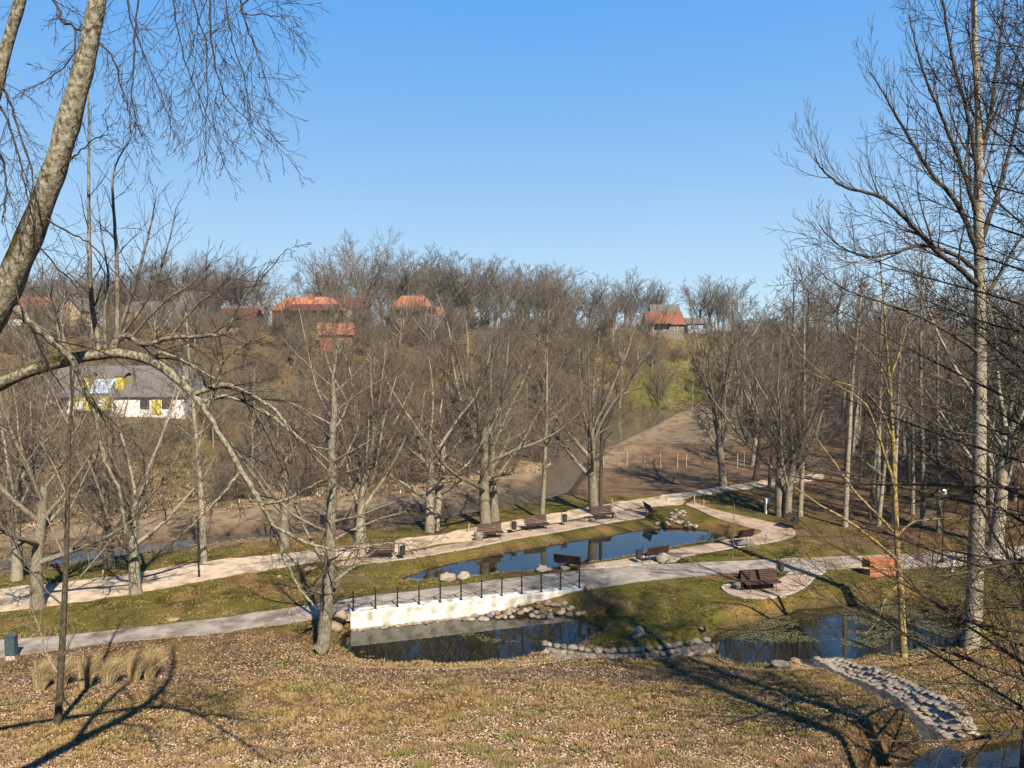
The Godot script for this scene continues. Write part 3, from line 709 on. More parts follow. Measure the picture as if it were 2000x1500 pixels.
func near_trees() -> void:
	# the leaning tree on the left edge
	rng.seed = 11
	var t := thing("leaning_tree", "leaning grey mossy trunk with drooping fine twigs at the left edge", "tree", Vector3.ZERO)
	var b := [Buf.new(), Buf.new()]
	var main := limb(b, [Vector3(-10.04, 5.7, -10.2), Vector3(-8.57, 9.6, -10), Vector3(-7.48, 11.63, -10), Vector3(-6.63, 13.02, -10), Vector3(-6.2, 13.75, -9.9), Vector3(-5.8, 14.56, -9.8), Vector3(-5.53, 15.35, -9.8), Vector3(-5.31, 16.07, -9.8), Vector3(-5.17, 16.69, -9.8), Vector3(-5.1, 17.55, -9.9), Vector3(-5.06, 18.85, -10), Vector3(-5.22, 20.31, -10.3)], 0.2, 0.07, 12, 18, 0.16)
	var fork := limb(b, [Vector3(-7.48, 11.63, -10), Vector3(-7.47, 13.26, -10.4), Vector3(-7.13, 15.11, -10.5), Vector3(-6.81, 16.26, -10.5), Vector3(-6.56, 17.03, -10.5), Vector3(-6.4, 17.72, -10.5), Vector3(-6.16, 18.71, -10.4)], 0.105, 0.05, 10, 14, 0.14)
	moss(b[0], func(p: Vector3, n: Vector3) -> float:
		var m := rough.get_noise_3d(p.x * 6.0, p.y * 6.0, p.z * 6.0) + 0.35 * rough.get_noise_3d(p.x * 25.0, p.y * 25.0, p.z * 25.0)
		return 1.0 if (n.x * -0.8 + n.y * 0.2) + m * 0.7 - maxf(0.0, p.y - 14.0) * 1.3 > 0.0 else 0.0)
	part("trunk", b[0].mesh(), M.lichen_bark, t)
	b = [Buf.new(), Buf.new()]
	var arms := [
		[[Vector3(-5.1, 17.55, -9.9), Vector3(-4.16, 18.06, -9.5), Vector3(-3.31, 18.05, -9.2), Vector3(-2.49, 17.6, -9)], 0.06, 0.02],
		[[Vector3(-4.1, 18.06, -9.5), Vector3(-4.09, 16.99, -9.5), Vector3(-4.03, 16.26, -9.5), Vector3(-3.82, 15.59, -9.4), Vector3(-3.54, 15.01, -9.4)], 0.016, 0.004],
		[[Vector3(-3.43, 18.03, -9.2), Vector3(-3.5, 16.84, -9.2), Vector3(-3.52, 16.09, -9.2), Vector3(-3.37, 15.41, -9.2), Vector3(-2.85, 14.89, -9.1)], 0.02, 0.004],
		[[Vector3(-4.28, 17.94, -9.5), Vector3(-4.42, 16.82, -9.4), Vector3(-4.52, 15.99, -9.4), Vector3(-4.56, 15.44, -9.4), Vector3(-4.48, 15.01, -9.4)], 0.014, 0.004],
		[[Vector3(-3.05, 17.88, -9.1), Vector3(-3.14, 16.8, -9.1), Vector3(-3.08, 16.22, -9.1), Vector3(-2.94, 15.82, -9.1), Vector3(-2.75, 15.23, -9)], 0.016, 0.004],
		[[Vector3(-4.69, 17.81, -9.7), Vector3(-4.7, 16.79, -9.6), Vector3(-4.56, 16.18, -9.6), Vector3(-4.33, 15.63, -9.6), Vector3(-4.14, 15.17, -9.5)], 0.014, 0.004],
		[[Vector3(-5.13, 16.23, -9.8), Vector3(-4.92, 16, -9.7), Vector3(-4.77, 15.57, -9.6), Vector3(-4.63, 15.26, -9.5), Vector3(-4.45, 15.01, -9.4)], 0.014, 0.004],
		[[Vector3(-3.71, 18.06, -9.3), Vector3(-3.79, 16.77, -9.3), Vector3(-3.63, 16.07, -9.3), Vector3(-3.57, 15.5, -9.2), Vector3(-3.61, 15.03, -9.2)], 0.014, 0.004],
		[[Vector3(-2.67, 17.65, -9), Vector3(-2.77, 16.7, -8.9), Vector3(-3.06, 16.25, -8.9), Vector3(-2.78, 16.2, -8.9), Vector3(-2.52, 16.13, -8.8)], 0.012, 0.004],
		[[Vector3(-3.22, 17.97, -9.1), Vector3(-3.38, 16.77, -9.3), Vector3(-3.3, 16.07, -9.3), Vector3(-3.16, 15.59, -9.3), Vector3(-3.1, 15.11, -9.3)], 0.012, 0.004],
		[[Vector3(-6.38, 17.79, -10.5), Vector3(-5.9, 16.8, -10.2), Vector3(-5.36, 16.38, -9.9)], 0.022, 0.015],
		[[Vector3(-5.53, 16.49, -10), Vector3(-5.49, 16.07, -9.8), Vector3(-5.76, 15.82, -9.8), Vector3(-5.95, 15.66, -9.7)], 0.012, 0.004],
		[[Vector3(-6.98, 16.22, -10.4), Vector3(-6.5, 15.76, -10), Vector3(-6.22, 15.3, -9.8), Vector3(-5.94, 14.7, -9.6), Vector3(-5.78, 14.22, -9.5)], 0.022, 0.006],
		[[Vector3(-6.83, 15.76, -10.2), Vector3(-6.41, 15.38, -9.9), Vector3(-6.14, 14.85, -9.7), Vector3(-5.97, 14.33, -9.6), Vector3(-5.9, 13.94, -9.5)], 0.018, 0.005],
		[[Vector3(-6.95, 15.3, -10.2), Vector3(-6.36, 14.85, -9.7), Vector3(-6.24, 14.39, -9.6), Vector3(-6.3, 13.95, -9.6)], 0.02, 0.006],
		[[Vector3(-5.8, 14.54, -9.8), Vector3(-5.35, 14.83, -9.6), Vector3(-5.04, 14.99, -9.5), Vector3(-4.83, 15.01, -9.4)], 0.012, 0.004],
		[[Vector3(-6, 14.13, -9.9), Vector3(-5.51, 13.89, -9.6), Vector3(-5.14, 13.69, -9.5), Vector3(-4.79, 13.31, -9.4), Vector3(-4.61, 13.06, -9.4)], 0.014, 0.004],
		[[Vector3(-6.14, 13.87, -9.9), Vector3(-5.65, 13.45, -9.6), Vector3(-5.35, 13.19, -9.5), Vector3(-5.18, 12.81, -9.4)], 0.014, 0.004],
		[[Vector3(-6.35, 13.48, -9.9), Vector3(-6.17, 12.95, -9.7), Vector3(-5.93, 12.56, -9.6), Vector3(-5.69, 12.31, -9.5)], 0.012, 0.004],
	]
	for a in arms:
		var l := limb(b, a[0], a[1], a[2], 6, 5, 0.0, a[2] * 3.0)
		spawn(b, l[0], l[1], l[2], 1, 4, WEEPING, 0.0028, -1)
	part("drooping_branches", b[0].mesh(), M.twig_dark, t)
	part("twigs", b[1].mesh(), M.twig_dark, t)
	# a few dead leaves that still hang on
	var leaves := Buf.new()
	for k in 260:
		var v: Vector3 = b[1].v[rng.randi() % b[1].v.size()]
		if v.x > -5.6 and rng.randf() < 0.3: continue
		var e := Vector3(rng.randf_range(-1, 1), rng.randf_range(-1, 0.2), rng.randf_range(-1, 1)).normalized() * rng.randf_range(0.02, 0.04)
		var w := e.cross(Vector3(rng.randf(), rng.randf(), rng.randf())).normalized() * 0.012
		leaves.quad(v, v + e * 0.5 + w, v + e, v + e * 0.5 - w)
	tag(part("withered_leaves", leaves.mesh(), M.feather_brown, t), "", "", "", "stuff")
	# the lichen-grown limb of the leaning tree that runs down to the right
	b = [Buf.new(), Buf.new()]
	var c := limb(b, [Vector3(-6.68, 13.33, -10), Vector3(-6.43, 12.89, -10.1), Vector3(-6.23, 12.6, -10.3), Vector3(-6.01, 12.28, -10.5), Vector3(-5.94, 11.82, -10.7), Vector3(-5.91, 11.39, -10.9), Vector3(-5.86, 10.81, -11), Vector3(-5.7, 10.3, -11.1), Vector3(-5.69, 9.71, -11.2)], 0.06, 0.018, 8, 10, 0.2, 0.01)
	b[0].c.resize(b[0].v.size())
	b[0].c.fill(Color.WHITE)
	part("lichen_limb", b[0].mesh(), M.lichen_bark, t)
	var tw := [Buf.new(), Buf.new()]
	spawn(tw, c[0], c[1], 2.6, 1, 4, WEEPING, 0.0035, -1)
	part("limb_twigs", tw[1].mesh(), M.twig_dark, t)

	# the arching tree
	rng.seed = 12
	t = thing("arching_tree", "lichen-covered limb arching across the left side with upright sprouts", "tree", Vector3.ZERO)
	b = [Buf.new(), Buf.new()]
	var arch := limb(b, [Vector3(-13.42, 4.17, -12.5), Vector3(-12.91, 7.15, -12.5), Vector3(-11.78, 9.56, -12.5), Vector3(-10.21, 10.81, -12.3), Vector3(-8.97, 11.45, -12.1), Vector3(-8, 11.88, -12), Vector3(-7.35, 12.13, -12), Vector3(-6.71, 12.28, -12), Vector3(-6.14, 12.34, -12), Vector3(-5.59, 12.21, -12), Vector3(-5.2, 11.91, -12), Vector3(-4.85, 11.54, -12)], 0.16, 0.05, 12, 16, 0.25)
	moss(b[0], func(p: Vector3, n: Vector3) -> float:
		var m := rough.get_noise_3d(p.x * 7.0, p.y * 7.0, p.z * 7.0) + 0.4 * rough.get_noise_3d(p.x * 25.0, p.y * 25.0, p.z * 25.0)
		return 1.0 if n.y + m * 0.8 - maxf(0.0, p.x + 6.9) * 0.6 > 0.48 else 0.0)
	part("trunk", b[0].mesh(), M.lichen_bark, t)
	b = [Buf.new(), Buf.new()]
	var limbs := [
		[[Vector3(-4.86, 11.56, -12), Vector3(-4.57, 11.06, -12), Vector3(-4.22, 10.45, -12), Vector3(-3.95, 9.96, -12), Vector3(-3.79, 9.57, -12.1), Vector3(-3.66, 9.05, -12.2), Vector3(-3.42, 8.55, -12.2), Vector3(-3.14, 8.21, -12.2)], 0.05, 0.016, 0.3],
		[[Vector3(-6.21, 12.34, -12), Vector3(-6.16, 12.5, -12), Vector3(-5.98, 12.62, -12), Vector3(-5.76, 12.48, -12), Vector3(-5.22, 12.58, -11.9), Vector3(-4.74, 12.61, -11.8), Vector3(-4.39, 12.67, -11.8), Vector3(-4.11, 13.12, -11.7), Vector3(-3.72, 13.5, -11.6), Vector3(-3.34, 13.9, -11.5)], 0.055, 0.007, 0.3],
		[[Vector3(-4.98, 11.7, -12), Vector3(-4.44, 11.85, -11.9), Vector3(-4.05, 11.73, -11.8), Vector3(-3.63, 11.49, -11.7), Vector3(-3.3, 11.14, -11.6), Vector3(-2.77, 10.73, -11.5)], 0.045, 0.009, 0.3],
		[[Vector3(-4.87, 11.58, -12), Vector3(-4.4, 11.65, -12), Vector3(-3.8, 11.35, -12.1), Vector3(-3.35, 10.93, -12.2), Vector3(-2.88, 10.77, -12.3)], 0.04, 0.009, 0.3],
		[[Vector3(-5.59, 12.21, -12), Vector3(-5.46, 12.34, -11.9), Vector3(-5.1, 12.26, -11.8), Vector3(-4.52, 11.95, -11.7)], 0.04, 0.012, 0.3],
		[[Vector3(-4.77, 11.46, -12), Vector3(-4.56, 11.91, -11.9), Vector3(-4.4, 12.26, -11.8), Vector3(-4.04, 12.48, -11.7), Vector3(-3.62, 12.65, -11.6)], 0.03, 0.007, 0.2],
		[[Vector3(-3.95, 9.96, -12), Vector3(-3.52, 10.06, -11.9), Vector3(-3.2, 10.23, -11.9), Vector3(-2.77, 10.44, -11.8), Vector3(-2.35, 10.58, -11.7)], 0.03, 0.007, 0.2],
		[[Vector3(-4.26, 10.52, -12), Vector3(-4.44, 10.21, -11.8), Vector3(-4.84, 9.77, -11.6), Vector3(-5.19, 9.48, -11.5)], 0.025, 0.007, 0.2],
		[[Vector3(-3.8, 9.64, -12), Vector3(-3.21, 9.38, -11.9), Vector3(-2.55, 9.28, -11.8), Vector3(-1.91, 9.4, -11.8), Vector3(-1.34, 9.35, -11.7)], 0.028, 0.006, 0.2],
	]
	for a in limbs:
		var l := limb(b, a[0], a[1], a[2], 9, 8, a[3], 0.012)
		spawn(b, l[0], l[1], minf(l[2], 2.6), 1, 4, WEEPING, 0.0035, -1)
	b[0].c.resize(b[0].v.size())
	b[0].c.fill(Color.WHITE)
	part("limbs", b[0].mesh(), M.lichen_bark, t)
	part("twigs", b[1].mesh(), M.twig_dark, t)
	b = [Buf.new(), Buf.new()]
	var shoots := [
		[[Vector3(-6.42, 12.34, -12), Vector3(-6.48, 12.74, -12), Vector3(-6.54, 13.37, -12), Vector3(-6.53, 14.63, -12), Vector3(-6.5, 15.64, -12), Vector3(-6.48, 16.57, -12)], 0.05, 0.008],
		[[Vector3(-6.26, 12.34, -12), Vector3(-6.15, 12.74, -12), Vector3(-6.12, 13.69, -12), Vector3(-6.15, 14.63, -12), Vector3(-6.13, 15.14, -12), Vector3(-5.86, 15.64, -12)], 0.045, 0.006],
		[[Vector3(-6.15, 12.58, -12), Vector3(-5.81, 13.36, -11.9), Vector3(-5.53, 14.13, -11.8), Vector3(-5.35, 14.69, -11.7)], 0.035, 0.006],
		[[Vector3(-6.12, 12.58, -12), Vector3(-5.6, 13.21, -11.9), Vector3(-5.26, 13.9, -11.8), Vector3(-5.05, 14.54, -11.7)], 0.03, 0.006],
		[[Vector3(-6.34, 12.34, -12), Vector3(-6.33, 12.98, -12), Vector3(-6.31, 13.54, -12.1), Vector3(-6.44, 14.11, -12.2), Vector3(-6.5, 14.82, -12.2)], 0.028, 0.006],
		[[Vector3(-5.94, 12.58, -12), Vector3(-5.36, 13.13, -11.9), Vector3(-4.84, 13.44, -11.8), Vector3(-4.48, 13.81, -11.7)], 0.026, 0.006],
		[[Vector3(-5.3, 12.56, -11.9), Vector3(-4.77, 13.12, -11.8), Vector3(-4.34, 13.35, -11.7), Vector3(-3.83, 13.65, -11.6)], 0.02, 0.005],
		[[Vector3(-7.03, 12.22, -12), Vector3(-7.09, 12.9, -12), Vector3(-7.17, 13.36, -11.9), Vector3(-7.32, 13.98, -11.8)], 0.03, 0.006],
	]
	for a in shoots:
		var l := limb(b, a[0], a[1], a[2], 8, 6, 0.05, 0.004)
		spawn(b, l[0], l[1], minf(l[2], 2.2), 1, 3, {"n": [9, 11, 5], "from": [0.2, 0.25, 0.1], "ang": [[25, 60], [30, 60], [25, 55]], "ratio": [0.5, 0.36, 0.45], "seg": [10, 7, 5, 3], "wander": [0.08, 0.1, 0.14, 0.2], "up": [0, 0.0, 0.05, 0.05], "rr": [0.4, 0.42, 0.6], "taper": 0.8}, 0.003, -1)
	part("sprouts", b[0].mesh(), M.bark, t)
	part("sprout_twigs", b[1].mesh(), M.twig_dark, t)

	# the young tree at lower left
	rng.seed = 13
	t = thing("young_tree", "slender young tree with smooth brown trunk at lower left", "tree", Vector3.ZERO)
	b = [Buf.new(), Buf.new()]
	var y := limb(b, [Vector3(-13.4, 1.07, -22), Vector3(-13.3, 1.59, -22), Vector3(-13.13, 3.55, -22), Vector3(-12.94, 5.97, -22), Vector3(-12.82, 8.22, -22), Vector3(-12.73, 9.71, -22), Vector3(-12.6, 11.03, -22), Vector3(-12.47, 12.21, -22)], 0.12, 0.018, 8, 10, 0.06)
	part("trunk", b[0].mesh(), M.bark_dark, t)
	spawn(b, y[0], y[1], y[2], 0, 3, {"n": [20, 8, 5], "from": [0.22, 0.2, 0.1], "ang": [[38, 62], [30, 55], [25, 55]], "ratio": [0.3, 0.42, 0.45], "seg": [10, 8, 5, 3], "wander": [0.08, 0.08, 0.14, 0.2], "up": [0, 0.06, 0.04, 0.03], "rr": [0.36, 0.5, 0.6], "taper": 0.8}, 0.004, -1)
	part("crown", b[1].mesh(), M.twig_grey, t)

	# the gnarled tree at the corner of the pond
	rng.seed = 14
	t = thing("gnarled_tree", "gnarled lichen-grey tree at the corner of the walled pond", "tree", Vector3.ZERO)
	b = [Buf.new(), Buf.new()]
	var g := limb(b, [Vector3(-7.97, -.19, -31.2), Vector3(-7.79, 0.24, -31.2), Vector3(-7.59, 2.39, -31.2), Vector3(-7.46, 4.52, -31.2), Vector3(-7.35, 6.64, -31.2), Vector3(-7.35, 8.33, -31.2), Vector3(-7.23, 9.79, -31.2), Vector3(-7.28, 10.84, -31.2), Vector3(-7.14, 11.88, -31.2), Vector3(-7.05, 12.71, -31.2)], 0.32, 0.02, 6, 12, 0.2, 0.015)
	spawn(b, g[0], g[1], g[2], 0, 4, {"n": [30, 8, 7, 4], "from": [0.16, 0.15, 0.12, 0.1], "ang": [[50, 95], [30, 60], [28, 60], [25, 60]], "ratio": [0.32, 0.5, 0.48, 0.5], "seg": [10, 8, 5, 4, 3], "wander": [0.05, 0.17, 0.2, 0.24, 0.24], "up": [0, 0.02, 0.02, 0.02, 0.0], "rr": [0.34, 0.5, 0.52, 0.62], "taper": 0.78}, 0.0055, 1)
	b[0].c.resize(b[0].v.size())
	b[0].c.fill(Color.WHITE)
	part("trunk", b[0].mesh(), M.bark, t)
	part("crown", b[1].mesh(), M.twig, t)

	# the tall ash on the right
	rng.seed = 15
	t = thing("tall_ash_tree", "tall ash with pale straight trunk and upswept branches at the right", "tree", Vector3.ZERO)
	b = [Buf.new(), Buf.new()]
	var s := limb(b, [Vector3(19.6, -.51, -32.3), Vector3(19.65, 0.03, -32.3), Vector3(19.72, 1.37, -32.3), Vector3(19.73, 4.24, -32.3), Vector3(19.74, 7.53, -32.3), Vector3(19.64, 11.85, -32.3), Vector3(19.52, 15.06, -32.3), Vector3(19.35, 18.23, -32.3), Vector3(19.29, 21.37, -32.3), Vector3(19.01, 24.89, -32.3), Vector3(18.82, 28.16, -32.3), Vector3(18.65, 30.99, -32.3)], 0.40, 0.045, 6, 14, 0.08)
	part("trunk", b[0].mesh(), M.bark_pale, t)
	b = [Buf.new(), Buf.new()]
	var boughs := [
		[[Vector3(19.5, 14.85, -32.3), Vector3(18.51, 15.44, -31.8), Vector3(17.1, 16.2, -31.2), Vector3(15.84, 17.16, -30.8), Vector3(14.4, 18.19, -30.4), Vector3(12.82, 18.51, -30), Vector3(11.84, 19.14, -29.8), Vector3(11.53, 19.72, -29.8)], 0.13, 0.02],
		[[Vector3(19.46, 15.48, -32.3), Vector3(18.06, 16.17, -31.8), Vector3(16.48, 16.41, -31.2), Vector3(15.05, 16.05, -30.8), Vector3(13.86, 15.91, -30.4), Vector3(12.67, 16.26, -30), Vector3(11.79, 17.01, -29.8)], 0.10, 0.016],
		[[Vector3(19.46, 16.12, -32.3), Vector3(18.27, 18.16, -31.9), Vector3(16.97, 19.32, -31.5), Vector3(15.64, 20.81, -31), Vector3(14.75, 21.92, -30.7), Vector3(13.88, 22.99, -30.4)], 0.12, 0.018],
		[[Vector3(19.39, 17.6, -32.3), Vector3(18.49, 19.63, -32), Vector3(17.37, 21.58, -31.6), Vector3(16.28, 23.47, -31.2), Vector3(15.61, 25.37, -31)], 0.11, 0.018],
		[[Vector3(19.34, 19.28, -32.3), Vector3(18.64, 21.7, -32), Vector3(17.82, 24.09, -31.8), Vector3(17.23, 26.22, -31.6), Vector3(16.66, 27.92, -31.4)], 0.10, 0.018],
		[[Vector3(19.32, 19.7, -32.3), Vector3(19.94, 22.08, -32.6), Vector3(20.42, 24.73, -33), Vector3(20.78, 27.34, -33.2)], 0.12, 0.02],
		[[Vector3(19.45, 16.54, -32.3), Vector3(20.27, 18.5, -32.6), Vector3(21.09, 20.92, -33), Vector3(21.67, 23.54, -33.2), Vector3(22.16, 25.73, -33.4)], 0.12, 0.02],
		[[Vector3(19.53, 14, -32.3), Vector3(20.49, 15.3, -32.6), Vector3(21.49, 16.83, -32.9), Vector3(22.73, 18.39, -33.2)], 0.10, 0.02],
		[[Vector3(19.59, 12.07, -32.3), Vector3(18.38, 12.71, -31.8), Vector3(16.56, 13.53, -31.2), Vector3(14.6, 14.12, -30.6), Vector3(12.8, 14.69, -30.2), Vector3(11.7, 15.47, -30)], 0.085, 0.012],
		[[Vector3(19.68, 8.62, -32.3), Vector3(17.96, 8.91, -31.6), Vector3(16.14, 9.81, -31), Vector3(14.29, 10.46, -30.6), Vector3(12.47, 11.49, -30.2)], 0.06, 0.01],
		[[Vector3(19.62, 10.56, -32.3), Vector3(20.62, 11.42, -32.6), Vector3(21.95, 12.06, -33), Vector3(23.36, 13.16, -33.2)], 0.06, 0.012],
	]
	for a in boughs:
		var l := limb(b, a[0], a[1], a[2], 7, 7, 0.05, 0.02)
		spawn(b, l[0], l[1], l[2], 1, 4, {"n": [0, 17, 8, 4], "from": [0.2, 0.15, 0.15, 0.15], "ang": [[30, 60], [25, 50], [28, 50], [25, 50]], "ratio": [0.5, 0.34, 0.38, 0.4], "seg": [10, 8, 6, 4, 3], "wander": [0.05, 0.06, 0.09, 0.12, 0.12], "up": [0, 0.10, 0.13, 0.13, 0.1], "rr": [0.4, 0.46, 0.5, 0.6], "taper": 0.8}, 0.006, -1)
	spawn(b, s[0].slice(36), s[1].slice(36), 14.0, 0, 3, {"n": [16, 9, 6], "from": [0.1, 0.2, 0.15], "ang": [[25, 50], [25, 50], [28, 50]], "ratio": [0.34, 0.4, 0.4], "seg": [8, 8, 5, 3], "wander": [0.05, 0.06, 0.09, 0.12], "up": [0, 0.12, 0.13, 0.12], "rr": [0.4, 0.46, 0.5], "taper": 0.8}, 0.006, -1)
	part("boughs", b[0].mesh(), M.bark_dark, t)
	part("crown", b[1].mesh(), M.twig_red, t)

	# the small tree with yellow lichen
	rng.seed = 16
	t = thing("yellow_lichen_tree", "small tree with orange-yellow lichen on trunk beside the right pond", "tree", Vector3.ZERO)
	b = [Buf.new(), Buf.new()]
	var k0 := limb(b, [Vector3(16.24, -.63, -31.2), Vector3(16.18, -.02, -31.2), Vector3(16.02, 2.17, -31.2), Vector3(15.81, 4.31, -31.2), Vector3(15.67, 6.43, -31.2), Vector3(15.53, 8.54, -31.2), Vector3(15.31, 11.25, -31.2), Vector3(15.07, 13.53, -31.2), Vector3(14.9, 15.18, -31.2), Vector3(14.79, 16.2, -31.2)], 0.165, 0.012, 6, 12, 0.06)
	part("trunk", b[0].mesh(), M.yellow_bark, t)
	b = [Buf.new(), Buf.new()]
	var yarms := [
		[[Vector3(15.87, 3.56, -31.2), Vector3(14.94, 4.32, -31), Vector3(13.63, 5.28, -30.7), Vector3(12.26, 6.07, -30.4), Vector3(11.15, 6.83, -30.2), Vector3(10.46, 7.27, -30)], 0.075, 0.01],
		[[Vector3(15.8, 4.63, -31.2), Vector3(15.21, 5.28, -31.4), Vector3(14.26, 6.33, -31.7), Vector3(13.29, 7.79, -32), Vector3(12.52, 8.94, -32.3)], 0.07, 0.012],
		[[Vector3(15.88, 3.2, -31.2), Vector3(14.55, 3.36, -30.8), Vector3(13.13, 3.59, -30.4), Vector3(11.74, 4.01, -30), Vector3(10.86, 3.86, -29.8), Vector3(9.78, 4.33, -29.6)], 0.055, 0.008],
		[[Vector3(15.67, 6.33, -31.2), Vector3(15.34, 7.31, -31), Vector3(14.68, 8.81, -30.7), Vector3(14, 10.07, -30.4), Vector3(12.88, 10.79, -30.2), Vector3(11.79, 11.3, -30)], 0.075, 0.012],
		[[Vector3(15.53, 8.54, -31.2), Vector3(14.9, 9.81, -31), Vector3(13.96, 10.65, -30.8), Vector3(12.6, 11.08, -30.5), Vector3(11.28, 12.1, -30.3)], 0.05, 0.01],
		[[Vector3(15.76, 4.52, -31.2), Vector3(16.26, 4.97, -31.3), Vector3(16.9, 5.2, -31.4), Vector3(18.28, 5.24, -31.6)], 0.05, 0.01],
		[[Vector3(15.4, 10.21, -31.2), Vector3(14.86, 11.47, -31), Vector3(14.13, 12.29, -30.8), Vector3(13, 13.11, -30.6)], 0.045, 0.01],
		[[Vector3(15.34, 11.05, -31.2), Vector3(15.81, 12.29, -31.3), Vector3(16.29, 13.96, -31.5)], 0.04, 0.01],
		[[Vector3(15.94, 2.6, -31.2), Vector3(15.31, 2.03, -31), Vector3(14.92, 1.25, -30.8), Vector3(14.32, 0.69, -30.6)], 0.035, 0.008],
	]
	for a in yarms:
		var l := limb(b, a[0], a[1], a[2], 7, 7, 0.08, 0.015)
		spawn(b, l[0], l[1], l[2], 1, 3, {"n": [0, 10, 5], "from": [0.2, 0.25, 0.15], "ang": [[30, 60], [25, 55], [28, 55]], "ratio": [0.5, 0.34, 0.38], "seg": [10, 8, 6, 3], "wander": [0.05, 0.07, 0.12, 0.14], "up": [0, 0.06, 0.06, 0.05], "rr": [0.4, 0.42, 0.5], "taper": 0.8}, 0.005, -1)
	part("branches", b[0].mesh(), M.yellow_bark, t)
	spawn(b, k0[0].slice(24), k0[1].slice(24), 6.0, 0, 3, {"n": [12, 8, 5], "from": [0.1, 0.2, 0.15], "ang": [[30, 55], [25, 50], [28, 50]], "ratio": [0.36, 0.4, 0.4], "seg": [8, 7, 5, 3], "wander": [0.05, 0.07, 0.1, 0.12], "up": [0, 0.1, 0.08, 0.05], "rr": [0.4, 0.46, 0.5], "taper": 0.8}, 0.005, -1)
	part("crown", b[1].mesh(), M.twig, t)

	# the bare conifer whose branches reach in from the right edge
	rng.seed = 17
	var sh := tree_shape(170, CONIFER, 23.0, 0.28, 3, 0.0065, 1, 0.0)
	plant("bare_conifer", "dark bare conifer branches reaching in level from the right edge", "tree", sh, M.bark_dark, M.twig_dark, ground_at(12.3, -17.6), 0.4, Vector3.ONE)

# labels for trees in a crowd: which stretch they stand in, and how many from the left
func told_apart(spots: Array, stretches: Array, depths: Array, what: String) -> Array:
	var nth := ["leftmost", "second", "third", "fourth", "fifth", "sixth", "seventh", "eighth", "ninth", "tenth", "eleventh", "twelfth", "thirteenth", "fourteenth", "fifteenth", "sixteenth", "seventeenth", "eighteenth", "nineteenth", "twentieth"]
	var cells := {}
	for k in spots.size():
		var f: float = spots[k].x / spots[k].y
		var a := 0
		while a < stretches.size() - 1 and f > stretches[a][0]: a += 1
		var b := 0
		while b < depths.size() - 1 and spots[k].y > depths[b][0]: b += 1
		var key: String = depths[b][1] + stretches[a][1]
		if not cells.has(key): cells[key] = []
		cells[key].append([f, k])
	var out := []
	out.resize(spots.size())
	for key in cells:
		var list: Array = cells[key]
		list.sort()
		for j in list.size():
			var place: String = nth[mini(j, 19)] + (" from left" if j > 0 else "")
			if list.size() > 1 and j == list.size() - 1: place = "rightmost"
			if list.size() == 1: place = "single"
			out[list[j][1]] = "%s %s %s" % [place, what, key]
	return out

